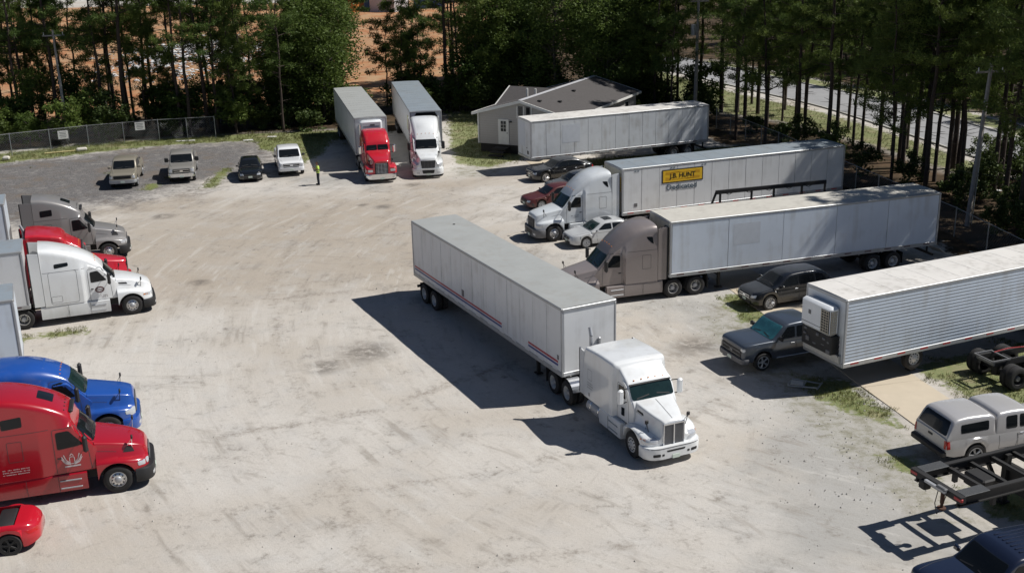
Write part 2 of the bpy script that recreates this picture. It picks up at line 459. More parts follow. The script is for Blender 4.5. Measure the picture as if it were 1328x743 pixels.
def build_ground():
    xs = np.concatenate([np.arange(-420, -60, 12), np.arange(-60, -48, 1.0), np.arange(-48, 46, 0.3), np.arange(46, 60, 1.0), np.arange(60, 421, 12)])
    ys = np.concatenate([np.arange(-60, 16, 4), np.arange(16, 112, 0.3), np.arange(112, 170, 0.9), np.arange(170, 270, 3), np.arange(270, 900, 20)])
    X, Y = np.meshgrid(xs, ys); n, mm = X.shape
    x = X.ravel(); y = Y.ravel()
    z = ground_z(x, y)
    lot = np.clip(1 - np.clip((y - 96) / 6, 0, 1), 0, 1)
    z = z + lot * ((vnoise(x, y, 1.7, 7) - .5) * .03 + (vnoise(x, y, .7, 8) - .5) * .018)
    z = z - 0.012
    me = bpy.data.meshes.new('ground')
    idx = np.arange(n * mm).reshape(n, mm)
    quads = np.stack([idx[:-1, :-1], idx[:-1, 1:], idx[1:, 1:], idx[1:, :-1]], -1).reshape(-1, 4)
    me.vertices.add(n * mm); me.vertices.foreach_set('co', np.stack([x, y, z], -1).ravel())
    me.loops.add(quads.size); me.loops.foreach_set('vertex_index', quads.ravel())
    me.polygons.add(len(quads)); me.polygons.foreach_set('loop_start', np.arange(0, quads.size, 4))
    me.polygons.foreach_set('use_smooth', np.ones(len(quads), bool))
    me.update(calc_edges=True); me.validate()
    gravel = poly_mask(x, y, GRAVEL, 4.5)
    grass = np.max([poly_mask(x, y, p, 0.9) for p in GRASS] + [poly_mask(x, y, VERGE, 1.2), poly_mask(x, y, VERGE2, 1.2)], 0)
    dry = np.max([poly_mask(x, y, p, 1.6) for p in DRY], 0)
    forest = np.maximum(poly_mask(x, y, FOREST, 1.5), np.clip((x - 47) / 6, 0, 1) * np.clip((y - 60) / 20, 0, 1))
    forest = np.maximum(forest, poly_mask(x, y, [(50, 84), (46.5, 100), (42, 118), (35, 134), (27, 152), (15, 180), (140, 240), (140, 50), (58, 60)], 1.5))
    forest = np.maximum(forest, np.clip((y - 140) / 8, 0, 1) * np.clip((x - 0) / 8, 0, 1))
    clay = poly_mask(x, y, CLAY, 4)
    track = np.zeros_like(x)
    for k, t in enumerate(TRACKS):
        track = np.maximum(track, line_mask(x, y, t, 0.85) * (0.55 + .45 * ((k * 37) % 10) / 10))
    def addc(nm, a, b, c):
        at = me.color_attributes.new(nm, 'FLOAT_COLOR', 'POINT')
        at.data.foreach_set('color', np.stack([a, b, c, np.ones_like(a)], -1).ravel())
    addc('zone_a', gravel, grass, forest)
    addc('zone_b', clay, dry, track)
    tanz = poly_mask(x, y, [(-27, 60), (-14, 56), (2, 62), (-2, 72), (-1, 80), (-6, 84.5), (-14, 83), (-24, 80), (-29, 77)], 7) * 1.0
    tanz = np.maximum(tanz, poly_mask(x, y, [(-30, 77), (-22, 77.5), (-20, 81), (-24, 83), (-30, 80)], 2))
    tanz = np.maximum(tanz, poly_mask(x, y, [(-14, 80), (-2, 82), (0, 87), (-9, 85)], 4))
    greyz = poly_mask(x, y, [(6.5, 30), (15, 30), (16, 42), (13, 46), (12, 58), (7, 60), (2, 66), (0, 64), (8, 52), (9, 42)], 3.5)
    greyz = np.maximum(greyz, poly_mask(x, y, [(-19, 84), (-9, 82), (-9, 90), (-18, 92)], 4) * .8)
    stain = np.zeros_like(x)
    for (sx, sy, sr) in ((-23.8, 76.6, 1.5), (-8.8, 77.8, 1.3), (-10.3, 78.5, .8), (-17.5, 61.5, 1.2), (-6.8, 50.2, 2.6), (-8.6, 48.4, 1.6), (8.5, 50.0, 2.2), (-7.2, 84.4, 1.2), (-9.6, 86.8, 1.4), (2.2, 70.6, 1.2), (3.4, 58.6, 1.2), (-20.9, 58.0, 1.0), (-15.5, 39.6, .9), (-29.0, 87.5, 1.2), (-25.2, 89, 1.2), (-16.8, 43.4, 1.0)):
        stain = np.maximum(stain, np.clip(1 - np.hypot((x - sx), (y - sy)) / sr, 0, 1))
    addc('zone_c', tanz, greyz, stain)
    return me
def ground_material():
    m = bpy.data.materials.new('packed_gravel_ground'); m.use_nodes = True
    t = m.node_tree; b = t.nodes['Principled BSDF']; b.inputs['Roughness'].default_value = 0.95
    b.inputs['Specular IOR Level'].default_value = 0.15
    L = t.links.new
    geo = nd(t, 'ShaderNodeNewGeometry')
    def noise(s, d=5, rough=.55, vec=None):
        n = nd(t, 'ShaderNodeTexNoise'); n.inputs['Scale'].default_value = s; n.inputs['Detail'].default_value = d; n.inputs['Roughness'].default_value = rough
        L(vec or geo.outputs['Position'], n.inputs['Vector']); return n.outputs['Fac']
    def ramp(v, a, b2):
        r = nd(t, 'ShaderNodeMapRange', interpolation_type='SMOOTHSTEP'); r.inputs[1].default_value = a; r.inputs[2].default_value = b2
        L(v, r.inputs[0]); return r.outputs[0]
    def mixc(f, a, b2):
        x = nd(t, 'ShaderNodeMix', data_type='RGBA')
        for s, k in ((f, 0), (a, 6), (b2, 7)):
            if isinstance(s, tuple): x.inputs[k].default_value = (*s, 1)
            elif isinstance(s, (int, float)): x.inputs[k].default_value = s
            else: L(s, x.inputs[k])
        return x.outputs[2]
    def math_(op, a, b2):
        x = nd(t, 'ShaderNodeMath', operation=op)
        for s, k in ((a, 0), (b2, 1)):
            if isinstance(s, (int, float)): x.inputs[k].default_value = s
            else: L(s, x.inputs[k])
        return x.outputs[0]
    def chan(nm):
        a = nd(t, 'ShaderNodeAttribute', attribute_name=nm); s = nd(t, 'ShaderNodeSeparateColor'); L(a.outputs['Color'], s.inputs[0]); return s.outputs
    za, zb = chan('zone_a'), chan('zone_b')
    edge = noise(1.1, 6, .7); edge2 = noise(3.5, 5, .7)
    e = math_('ADD', math_('MULTIPLY', math_('SUBTRACT', edge, .5), 1.0), math_('MULTIPLY', math_('SUBTRACT', edge2, .5), .9))
    def ragged(ch, lo=.42, hi=.62): return ramp(math_('ADD', ch, e), lo, hi)
    # stretched noise along the lot's two driving directions
    def polar(cx, cy, kr, ka):
        sb = nd(t, 'ShaderNodeVectorMath', operation='SUBTRACT'); sb.inputs[1].default_value = (cx, cy, 0); L(geo.outputs['Position'], sb.inputs[0])
        sp_ = nd(t, 'ShaderNodeSeparateXYZ'); L(sb.outputs[0], sp_.inputs[0])
        rr_ = math_('SQRT', math_('ADD', math_('MULTIPLY', sp_.outputs[0], sp_.outputs[0]), math_('MULTIPLY', sp_.outputs[1], sp_.outputs[1])), 0.0)
        an = math_('ARCTAN2', sp_.outputs[1], sp_.outputs[0])
        cb = nd(t, 'ShaderNodeCombineXYZ'); L(math_('MULTIPLY', rr_, kr), cb.inputs[0]); L(math_('MULTIPLY', an, ka), cb.inputs[1])
        return cb.outputs[0]
    st1 = noise(1.0, 6, .62, polar(27, 60, 1.7, 9.0)); st2 = noise(1.0, 6, .6, polar(-27, 50, 1.5, 5.0))
    st3 = noise(1.0, 5, .6, polar(-20, 20, 1.8, 7.0))
    big = noise(.11, 4, .5); mid = noise(.6, 6, .6); fine = noise(9, 6, .75); grit = noise(42, 3, .7)
    pale = (.51, .48, .44); tan = (.44, .40, .35); grey = (.36, .345, .325)
    zc = chan('zone_c')
    smud = noise(1.5, 9, .72); smud2 = noise(.33, 7, .65); blot = noise(4.2, 8, .75)
    c = mixc(ramp(big, .38, .66), pale, tan)
    c = mixc(math_('MULTIPLY', ramp(math_('ADD', zc[0], math_('MULTIPLY', math_('SUBTRACT', smud2, .5), .9)), .25, .9), .75), c, (.345, .295, .238))
    c = mixc(math_('MULTIPLY', ramp(math_('ADD', zc[1], math_('MULTIPLY', math_('SUBTRACT', smud2, .5), 1.2)), .3, .95), .8), c, (.33, .325, .31))
    c = mixc(math_('MULTIPLY', ramp(smud2, .50, .74), .45), c, grey)
    c = mixc(math_('MULTIPLY', ramp(mid, .45, .75), .35), c, (.44, .435, .425))
    # short broken smears where wheels have turned
    sm = math_('MULTIPLY', ramp(smud, .52, .70), ramp(smud2, .40, .60))
    c = mixc(math_('MULTIPLY', sm, .85), c, (.20, .18, .155))
    c = mixc(math_('MULTIPLY', ramp(zc[2], .2, .9), math_('MULTIPLY', ramp(smud, .3, .55), .8)), c, (.13, .115, .10))
    c = mixc(math_('MULTIPLY', math_('MULTIPLY', ramp(st1, .52, .68), ramp(smud2, .40, .58)), .60), c, (.26, .232, .198))
    c = mixc(math_('MULTIPLY', math_('MULTIPLY', ramp(st2, .56, .70), ramp(smud2, .52, .36)), .55), c, (.27, .243, .21))
    c = mixc(math_('MULTIPLY', math_('MULTIPLY', ramp(st3, .56, .70), ramp(big, .55, .40)), .45), c, (.28, .25, .215))
    c = mixc(math_('MULTIPLY', ramp(st1, .46, .32), .40), c, (.56, .54, .505))
    tr = math_('MULTIPLY', math_('MULTIPLY', ramp(math_('ADD', zb[2], math_('MULTIPLY', math_('SUBTRACT', blot, .5), 2.6)), .45, 1.3), ramp(math_('ADD', smud2, math_('MULTIPLY', smud, .4)), .54, .74)), .8)
    c = mixc(tr, c, (.235, .205, .175))
    c = mixc(math_('MULTIPLY', math_('MULTIPLY', ramp(blot, .54, .72), ramp(smud, .42, .58)), .50), c, (.25, .23, .205))
    c = mixc(math_('MULTIPLY', ramp(fine, .52, .70), .38), c, (.25, .232, .21))
    c = mixc(math_('MULTIPLY', ramp(grit, .6, .75), .22), c, (.60, .585, .56))
    # brownish strip of bare dirt at the back of the lot
    dryc = mixc(ramp(smud, .42, .62), (.36, .345, .31), (.20, .19, .13))
    c = mixc(math_('MULTIPLY', ragged(zb[1], .45, .8), .7), c, dryc)
    gr = mixc(ramp(fine, .38, .66), (.085, .082, .083), (.20, .19, .185))
    gr = mixc(math_('MULTIPLY', ramp(smud, .5, .68), .6), gr, (.25, .235, .22))
    gr = mixc(math_('MULTIPLY', ramp(smud2, .48, .66), .6), gr, (.165, .13, .10))
    c = mixc(ramp(math_('ADD', za[0], math_('ADD', math_('MULTIPLY', e, 1.1), math_('MULTIPLY', math_('SUBTRACT', smud2, .5), 1.2))), .15, .95), c, gr)
    gs = mixc(ramp(fine, .35, .65), (.095, .145, .03), (.20, .20, .07))
    gs = mixc(math_('MULTIPLY', ramp(mid, .5, .7), .7), gs, (.28, .23, .13))
    c = mixc(math_('MULTIPLY', ragged(za[1], .5, .75), .85), c, gs)
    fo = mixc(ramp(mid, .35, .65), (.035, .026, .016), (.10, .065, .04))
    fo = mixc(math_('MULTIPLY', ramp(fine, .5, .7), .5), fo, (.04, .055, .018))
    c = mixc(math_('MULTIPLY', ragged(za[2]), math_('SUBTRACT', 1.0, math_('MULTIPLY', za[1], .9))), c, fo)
    cl = mixc(ramp(mid, .3, .7), (.36, .145, .066), (.40, .24, .125))
    cl = mixc(math_('MULTIPLY', ramp(smud2, .42, .62), .7), cl, (.38, .27, .165))
    cl = mixc(math_('MULTIPLY', ramp(smud, .5, .7), .5), cl, (.20, .075, .04))
    c = mixc(ragged(zb[0]), c, cl)
    L(c, b.inputs['Base Color'])
    bp = nd(t, 'ShaderNodeBump'); bp.inputs['Strength'].default_value = .55; bp.inputs['Distance'].default_value = .05
    hh = math_('ADD', math_('MULTIPLY', fine, .6), math_('ADD', math_('MULTIPLY', grit, .3), math_('MULTIPLY', st1, .8)))
    L(hh, bp.inputs['Height']); L(bp.outputs[0], b.inputs['Normal'])
    return m
gme = build_ground(); gme.materials.append(ground_material())
tag(link('ground', gme), kind='structure')

# road with kerb lines, beyond the pines
M_ROAD = mat('pale_asphalt', (.27, .27, .275), .9, var=.18, scale=.8, bump=.2, bscale=30)
M_CONC = mat('tan_concrete', (.50, .43, .33), .9, var=.10, scale=1.5, bump=.15, bscale=25)
M_KERB = mat('kerb_concrete', (.42, .41, .38), .9)
def ribbon(pts, a, b, z, mb=None):
    """strip between offsets a and b to the right of a polyline"""
    mb = mb or MB(); vs = []
    for i, p in enumerate(pts):
        p0 = Vector(pts[max(0, i - 1)]); p1 = Vector(pts[min(len(pts) - 1, i + 1)])
        d = (p1 - p0).normalized(); n = Vector((d.y, -d.x))
        for o in (a, b): vs.append((p[0] + n.x * o, p[1] + n.y * o, z))
    k = len(pts)
    mb.add(vs, [(2*i, 2*i+1, 2*i+3, 2*i+2) for i in range(k - 1)])
    return mb
def smooth_line(pts, n=8):
    out = []
    P = [Vector(p) for p in pts]
    for i in range(len(P) - 1):
        p0, p1, p2, p3 = P[max(0, i - 1)], P[i], P[i + 1], P[min(len(P) - 1, i + 2)]
        for k in range(n):
            t = k / n
            q = .5 * ((2*p1) + (-p0 + p2) * t + (2*p0 - 5*p1 + 4*p2 - p3) * t*t + (-p0 + 3*p1 - 3*p2 + p3) * t**3)
            out.append((q.x, q.y))
    return out + [tuple(pts[-1])]
RN = smooth_line([(48, 45), (42.5, 66), (38.0, 83.3), (34.8, 98.9), (31.2, 114), (25.7, 128), (19.4, 144.4), (10, 166), (-5, 200)])
rd = ribbon(RN, 0, 7.6, .012).build('road', M_ROAD); tag(rd, kind='structure')
k_ = MB()
for a in (-.18, 7.6):
    for i in range(len(RN) - 1):
        p, q = RN[i], RN[i + 1]
        d = (Vector(q) - Vector(p)); L_ = d.length; d.normalize(); n = Vector((d.y, -d.x))
        c = (Vector(p) + Vector(q)) / 2 + n * (a + .09)
        k_.box((c.x, c.y, .05), (L_ * 1.02, .18, .14), rz=math.atan2(d.y, d.x))
tag(k_.build('kerb', M_KERB), kind='structure')
# concrete strip under the landing gear of the row of trailers: cast slab by slab
cs = link('concrete_strip', None); tag(cs, kind='structure')
STR = [(17.2, 40.0), (16.0, 45.0), (14.0, 53.6), (12.9, 58.3), (9.2, 70.5), (3.3, 90.0), (2.6, 92.3)]
for i in range(len(STR) - 1):
    a, b = Vector(STR[i]), Vector(STR[i + 1]); d = b - a; L_ = d.length; n = max(1, int(L_ / 4.5))
    for k in range(n):
        c = a + d * ((k + .5) / n)
        MB().rbox((0, 0, 0), (L_ / n - .02, 2.75, .10), .012).build('concrete_slab', M_CONC, cs, None, (c.x, c.y, -.034 + .004 * ((k * 7) % 3)), math.atan2(d.y, d.x))

# ------------------------------------------------------------------ TRAILERS
M_TW = mat('white_trailer_sheet', (.70, .71, .72), .42, 0, .15, var=.07, scale=1.2)
M_TW2 = mat('weathered_white_sheet', (.60, .63, .66), .5, 0, .1, var=.13, scale=1.6)
M_TBLUE = mat('pale_blue_white_sheet', (.62, .68, .76), .4, 0, .15, var=.07, scale=1.2)
M_TCREAM = mat('cream_front_sheet', (.66, .62, .50), .6, var=.12)
M_ROOFG = mat('grey_trailer_roof', (.36, .37, .36), .6, .15, var=.12, scale=.9)
M_ROOFB = mat('aluminium_trailer_roof', (.34, .39, .43), .45, .35, var=.14, scale=.9)
M_ROOFC = mat('cream_trailer_roof', (.50, .48, .43), .7, var=.12, scale=.9)
M_ROOFW = mat('dusty_white_roof', (.62, .60, .57), .7, var=.16, scale=.8)
M_RAIL = mat('aluminium_rail', (.40, .41, .42), .45, .45, var=.12)
M_TAPER = mat('red_reflective_tape', (.42, .03, .03), .4)
M_TAPED = mat('dark_reflective_tape', (.09, .03, .035), .5)
M_TAPEW = mat('white_reflective_tape', (.72, .72, .72), .4)
M_SRED = mat('red_stripe_vinyl', (.42, .03, .05), .4)
M_SBLUE = mat('navy_stripe_vinyl', (.03, .045, .22), .4)
M_CORR = mat('silver_corrugated_sheet', (.47, .53, .61), .42, .35, var=.10, scale=1.0)
M_SEAM = mat('seam_backing', (.46, .47, .48), .7)  # plain grey backing that shows in the joints between side panels
M_REEF = mat('reefer_white', (.72, .74, .76), .4, 0, .2)
M_JBY = mat('yellow_sign_vinyl', (.78, .48, .03), .4)
M_JBY2 = mat('amber_scroll_vinyl', (.58, .31, .02), .4)
M_JBK = mat('black_sign_vinyl', (.02, .018, .015), .45)
M_NAVY = mat('slate_lettering', (.075, .11, .14), .45)
M_STAIN = mat('ghost_patch_sheet', (.55, .585, .635), .55, var=.10, scale=3)
M_MUD = mat('mudflap_rubber', (.02, .02, .02), .9)
def streaked(m, amt=.35, col=(.30, .28, .25)):
    """add vertical run-off streaks and a grimy foot to a sheet material"""
    t = m.node_tree; b = t.nodes['Principled BSDF']; L = t.links.new
    src = b.inputs['Base Color'].links[0].from_socket
    geo = nd(t, 'ShaderNodeNewGeometry')
    mp = nd(t, 'ShaderNodeMapping'); mp.inputs['Scale'].default_value = (3.2, 3.2, .22); L(geo.outputs['Position'], mp.inputs['Vector'])
    n1 = nd(t, 'ShaderNodeTexNoise'); n1.inputs['Scale'].default_value = 1.0; n1.inputs['Detail'].default_value = 6; L(mp.outputs[0], n1.inputs['Vector'])
    n2 = nd(t, 'ShaderNodeTexNoise'); n2.inputs['Scale'].default_value = 1.1; n2.inputs['Detail'].default_value = 5; L(geo.outputs['Position'], n2.inputs['Vector'])
    ad = nd(t, 'ShaderNodeMath', operation='MULTIPLY'); L(n1.outputs['Fac'], ad.inputs[0]); L(n2.outputs['Fac'], ad.inputs[1])
    mr = nd(t, 'ShaderNodeMapRange'); mr.inputs[1].default_value = .24; mr.inputs[2].default_value = .42; mr.inputs[4].default_value = amt; L(ad.outputs[0], mr.inputs[0])
    mx = nd(t, 'ShaderNodeMix', data_type='RGBA'); mx.inputs[7].default_value = (*col, 1)
    L(mr.outputs[0], mx.inputs[0]); L(src, mx.inputs[6]); L(mx.outputs[2], b.inputs['Base Color'])
for m_, a_ in ((M_TW, .28), (M_TW2, .5), (M_TBLUE, .28), (M_TCREAM, .4), (M_CORR, .3), (M_ROOFG, .35), (M_ROOFB, .4), (M_ROOFC, .4), (M_ROOFW, .5), (M_RAIL, .4)): streaked(m_, a_)
TZ0, TZ1, TW_ = 1.12, 4.10, 2.59
_TP = {}
def trailer(label, loc, hdg, L=16.15, sheet=M_TW, roof=M_ROOFG, front=None, panels=True, corr=False, bogie=(-13.2, -14.5), gear=-3.1, reefer=None, bows=True, tapes='dark', doors_front=False, wheel_rim=None, group='box trailers in the lot', far_side=True):
    t = thing('box_trailer', label, 'trailer', (loc[0], loc[1], 0), hdg, group)
    front = front or sheet
    hw = TW_ / 2
    zb, zt = TZ0 + .20, TZ1 - .12
    # floor, rails, corner posts
    MB().box((-L/2, 0, TZ0 + .10), (L - .06, 2 * hw - .10, .16)).build('floor_deck', M_FRAME, t)
    for s in (1, -1):
        MB().rbox((-L/2, s * (hw - .03), TZ0 + .10), (L, .07, .21), .015).build('bottom_rail', M_RAIL, t)
        MB().rbox((-L/2, s * (hw - .035), TZ1 - .065), (L, .08, .13), .02).build('top_rail', M_RAIL, t)
        for x in (-.05, -L + .05):
            MB().rbox((x, s * (hw - .045), (zb + zt) / 2), (.11, .10, zt - zb + .01), .02).build('corner_post', M_RAIL if x < -1 else M_DULLALU, t)
        if corr:
            mb = MB(); n = 18; hh = (zt - zb) / n
            pts = []
            for i in range(n):
                z0 = zb + i * hh
                pts += [(hw - .026, z0), (hw - .026, z0 + hh * .60), (hw - .014, z0 + hh * .72), (hw - .014, z0 + hh * .84)]
            pts += [(hw - .026, zt)]
            for (y0, z0), (y1, z1) in zip(pts, pts[1:]):
                mb.add([(-.11, s * y0, z0), (-L + .11, s * y0, z0), (-L + .11, s * y1, z1), (-.11, s * y1, z1)], [(0, 1, 2, 3)])
            mb.build('corrugated_side', M_CORR, t)
        else:
            MB().box((-L/2, s * (hw - .055), (zb + zt) / 2), (L - .22, .02, zt - zb)).build('side_backing', M_SEAM, t)
            n = 13 if panels else 5
            pw = (L - .22) / n
            key = (round(pw, 3), sheet.name)
            if key not in _TP: _TP[key] = MB().rbox((0, 0, 0), (pw - .025, .03, zt - zb - .004), .006).mesh('side_panel', sheet)
            for i in range(n):
                o = link('side_panel', _TP[key], t, (-.11 - pw * (i + .5), s * (hw - .029 + .002 * ((i * 5) % 3)), (zb + zt) / 2))
        # reflective tape pieces on the bottom rail
        if s == 1 or far_side:
            mt = {'dark': M_TAPED, 'white': M_TAPEW, 'red': M_TAPER}[tapes]
            k2 = ('tape', mt.name)
            if k2 not in _TP: _TP[k2] = MB().box((0, 0, 0), (.42, .008, .055)).mesh('reflective_tape', mt)
            for i in range(int(L / 1.25)):
                link('reflective_tape', _TP[k2], t, (-.6 - i * 1.25, s * (hw + .006), TZ0 + .13 + (.09 if tapes == 'white' else 0)))
    # roof: shallow crown with bows
    mb = MB(); xs_ = frange(-.02, -L + .02, 1.22)
    def rsec(x): return [(0, TZ1 - .03), (hw - .05, TZ1 - .03), (hw - .03, TZ1 + .005), (hw * .5, TZ1 + .022), (0, TZ1 + .03)]
    mb.loft(xs_, rsec); mb.build('roof', roof, t, 30)
    if bows:
        rbm = MB().loft([.02, -.02], lambda x: [(0, TZ1 - .005), (hw - .12, TZ1 + .0), (hw - .14, TZ1 + .012), (hw * .5, TZ1 + .028), (0, TZ1 + .036)]).mesh('roof_bow', roof)
        for x in xs_[1:-1]: link('roof_bow', rbm, t, (x, 0, 0))
    # ends
    MB().rbox((-.028, 0, (zb + zt) / 2 + .0), (.05, 2 * hw - .2, zt - zb + .10), .02).build('front_panel', front, t)
    MB().rbox((-.0, 0, TZ1 - .07), (.06, 2 * hw - .06, .13), .02).build('front_header', M_RAIL, t)
    MB().rbox((-.0, 0, TZ0 + .10), (.05, 2 * hw - .08, .2), .02).build('front_sill', M_RAIL, t)
    for s in (1, -1):
        d = MB().rbox((-L + .02, s * hw * .47, (zb + zt) / 2), (.05, hw * .9, zt - zb), .012).build('rear_door', sheet, t)
        lr = MB()
        for y in (.25, .75): lr.cyl((-L - .03, s * hw * y, zb), (-L - .03, s * hw * y, zt), .018, n=6)
        lr.build('lock_rod', M_DULLALU, d)
        MB().rbox((-L - .01, s * (hw - .12), TZ0 + .08), (.03, .18, .09), .01).build('tail_light', M_REDL, t)
    # landing gear, bogie
    for s in (1, -1):
        lg = MB(); lg.box((gear, s * .75, .66), (.14, .14, .92)); lg.box((gear, s * .75, .12), (.34, .30, .05)); lg.box((gear - .0, s * .75, .30), (.10, .10, .45))
        lg.build('landing_leg', M_FRAME, t)
    MB().tube([(gear, -.75, .75), (gear, .75, .75)], .04).build('landing_cross_tube', M_FRAME, t)
    sf = MB()
    for s in (1, -1):
        sf.box((sum(bogie) / 2, s * .5, TZ0 - .14), (3.6, .10, .26))
        for bx in bogie: sf.box((bx, s * .5, .70), (.8, .12, .10))
    for bx in bogie: sf.cyl((bx, -1.0, .51), (bx, 1.0, .51), .07, n=8)
    sf.build('slider_frame', M_FRAME, t)
    for bx in bogie:
        for s in (1, -1): wheel(t, bx, s * 1.03, .51, 'dual', wheel_rim or M_WHEELW, M_WHEELW)
    for s in (1, -1): MB().box((bogie[1] - .62, s * .98, .62), (.02, .6, .62)).build('mud_flap', M_MUD, t)
    ug = MB(); ug.box((-L + .1, 0, .52), (.10, 2.3, .12)); ug.box((-L + .1, .6, .83), (.08, .08, .6)); ug.box((-L + .1, -.6, .83), (.08, .08, .6))
    ug.build('rear_underride_bar', M_FRAME, t)
    cr = MB()
    for x in frange(-1.2, -L + 1.0, 0.62): cr.box((x, 0, TZ0 + .0), (.06, 2 * hw - .16, .10))
    cr.build('floor_crossmembers', M_FRAME, t)
    if reefer: reefer_unit(t, reefer)
    return t
def reefer_unit(t, kind):
    """refrigeration unit on the trailer nose"""
    hw = TW_ / 2
    if kind == 'open':   # white cowl above, open machinery below, vent grid at the side
        u = MB().rbox((.27, 0, 3.10), (.50, 1.9, 1.25), .10).build('cooling_unit_cowl', M_REEF, t, 40)
        MB().rbox((.20, 0, 2.05), (.40, 1.9, .82), .03).build('engine_bay', M_BLACK, t)
        g = MB()
        for i in range(9):
            z = 2.60 + i * .115; g.box((.32, .957, z), (.30, .015, .03)); g.box((.53, .62, z), (.015, .50, .03))
        for i in range(4):
            g.box((.20 + i * .085, .957, 3.06), (.02, .018, .98)); g.box((.53, .40 + i * .15, 3.06), (.018, .02, .98))
        MB().box((.50, .62, 3.06), (.045, .52, 1.0)).box((.32, .935, 3.06), (.30, .03, 1.0)).build('vent_recess', M_BLACK, u)
        g.build('vent_grid', mat('tan_grid', (.5, .45, .36), .6), u)
        MB().box((.523, -.35, 3.2), (.01, .16, .18)).build('maker_badge', M_TRIM, u)
        MB().box((.522, -.1, 2.72), (.008, 1.5, .02)).build('cowl_seam', M_GAP, u)
        rr = random.Random(4)
        for i in range(16): MB().rbox((.36 + rr.uniform(-.05, .06), rr.uniform(-.85, .85), rr.uniform(1.75, 2.4)), (rr.uniform(.06, .14), rr.uniform(.08, .25), rr.uniform(.06, .2)), .02).build('engine_part', M_TRIM, t)
        hs = MB()
        for i in range(5): hs.tube([(.10, 1.08, 2.5 - i * .2), (.14, 1.12, 2.4 - i * .2), (.10, 1.05, 2.3 - i * .2)], .025, 5)
        hs.build('hose', M_BLACK, t)
        MB().rbox((.08, .0, 1.48), (.14, 2.3, .32), .02).build('nose_beam', mat('scuffed_white', (.5, .48, .44), .7, var=.35, scale=6), t)
    else:
        u = MB().rbox((.25, 0, 3.35), (.46, 1.75, 1.10), .14).build('cooling_unit_cowl', M_REEF, t, 40)
        MB().box((.485, 0, 3.45), (.01, 1.25, .02)).build('cowl_seam', M_GAP, u)
        MB().box((.488, .1, 3.55), (.012, .35, .12)).build('maker_badge', M_TRIM, u)
        MB().rbox((.18, 0, 2.4), (.34, 1.7, .75), .03).build('engine_bay', M_BLACK, t)

tA = trailer('white box trailer with red and blue stripes pulled by the moving white truck', (3.131, 44.402), -63.65, sheet=M_TW, roof=M_ROOFG, tapes='white', bogie=(-13.4, -14.7), bows=False)
hw = TW_ / 2
for s in (-1, 1):
    for nm, mt, z in (('red_stripe', M_SRED, 1.70), ('blue_stripe', M_SBLUE, 1.56)):
        for a, b in ((-.35, -3.0), (-5.6, -15.9)):
            MB().box(((a + b) / 2, s * (hw - .006), z), (abs(a - b), .006, .085)).build(nm, mt, tA)
MB().rbox((.06, .45, 2.35), (.10, .12, .5), .03).build('front_vent_pipe', M_DULLALU, tA)
MB().box((-9.8, -(hw - .008), 1.95), (.28, .006, .34)).build('side_decal', M_TRIM, tA)
MB().box((-.35, -(hw - .008), 1.9), (.14, .006, .2)).build('unit_number', M_TRIM, tA)
MB().cyl((-14.2, .3, 4.11), (-14.2, .3, 4.15), .07, n=8).build('roof_patch', M_BLACK, tA)

tB = trailer('white trailer with the yellow sign and Dedicated lettering', (6.495, 70.685), -159.94, L=16.3, sheet=M_TW, roof=M_ROOFB, tapes='red', front=M_TCREAM, wheel_rim=M_ALU)
# the yellow sign: dark frame, amber scrolls, lettering; and the word below it
sx0, sx1 = -2.75, -5.65; sgx = (sx0 + sx1) / 2; sgz = 3.32; sgw = 2.9; sgh = .86; yy = hw
bo = MB().box((sgx, yy + .002, sgz), (sgw, .012, sgh)).build('yellow_sign', M_JBK, tB)
MB().box((sgx, yy + .006, sgz), (sgw - .14, .012, sgh - .13)).build('sign_face', M_JBY, bo)
sw = MB()
def P2(pts, m=0): sw.prism([(sgx + a, sgz + b) for a, b in pts], 'y', yy + .008, yy + .015, m)
P2([(1.2, .27), (.2, .27), (.2, .21), (.75, .21), (.55, .05), (1.2, .12)])
P2([(-1.2, -.27), (-.2, -.27), (-.2, -.21), (-.75, -.21), (-.55, -.05), (-1.2, -.12)])
P2([(.9, -.25), (-.9, -.25), (-.7, -.2), (.7, -.2)]); P2([(.9, .25), (-.9, .25), (-.7, .2), (.7, .2)])
P2([(-1.2, .05), (-.78, .12), (-.9, .27), (-1.2, .27)]); P2([(1.2, -.05), (.78, -.12), (.9, -.27), (1.2, -.27)])
sw.build('sign_scrollwork', M_JBY2, bo)
side_text('sign_lettering', 'J.B. HUNT', .42, M_JBK, bo, sgx, yy + .018, sgz, True, .98, .006)
side_text('dedicated_lettering', 'Dedicated', .47, M_NAVY, tB, sgx + .05, yy + .004, sgz - .72, True, 1.12, .006)
MB().box((.005, .9, 3.1), (.012, .45, .9)).build('front_sign', M_JBY, tB)
dm = MB()
for x in (-.9, -3.4, -5.6): dm.box((x, hw - .002, 3.86), (.12, .01, .05)); dm.box((x - .2, hw - .002, 3.86), (.12, .01, .05))
dm.build('marker_pads', M_NAVY, tB)
MB().box((-.95, hw - .004, 1.72), (.22, .008, .22)).build('unit_number', M_TRIM, tB)

tC = trailer('plain pale blue-white trailer with cream roof behind the taupe truck', (7.785, 58.023), -162.72, L=16.3, sheet=M_TBLUE, roof=M_ROOFC, front=M_TCREAM, panels=False, tapes='dark', bogie=(-12.2, -13.5), bows=False)
MB().box((-4.4, hw - .010, 3.05), (1.55, .006, 1.15)).build('ghost_patch', M_STAIN, tC)
MB().cyl((-.0, .35, 3.45), (.03, .35, 3.45), .16, n=14).build('front_vent_disc', M_TRIM, tC)
MB().rbox((.06, .95, 2.6), (.12, .45, 2.4), .02).build('front_dark_panel', M_BLACK, tC)

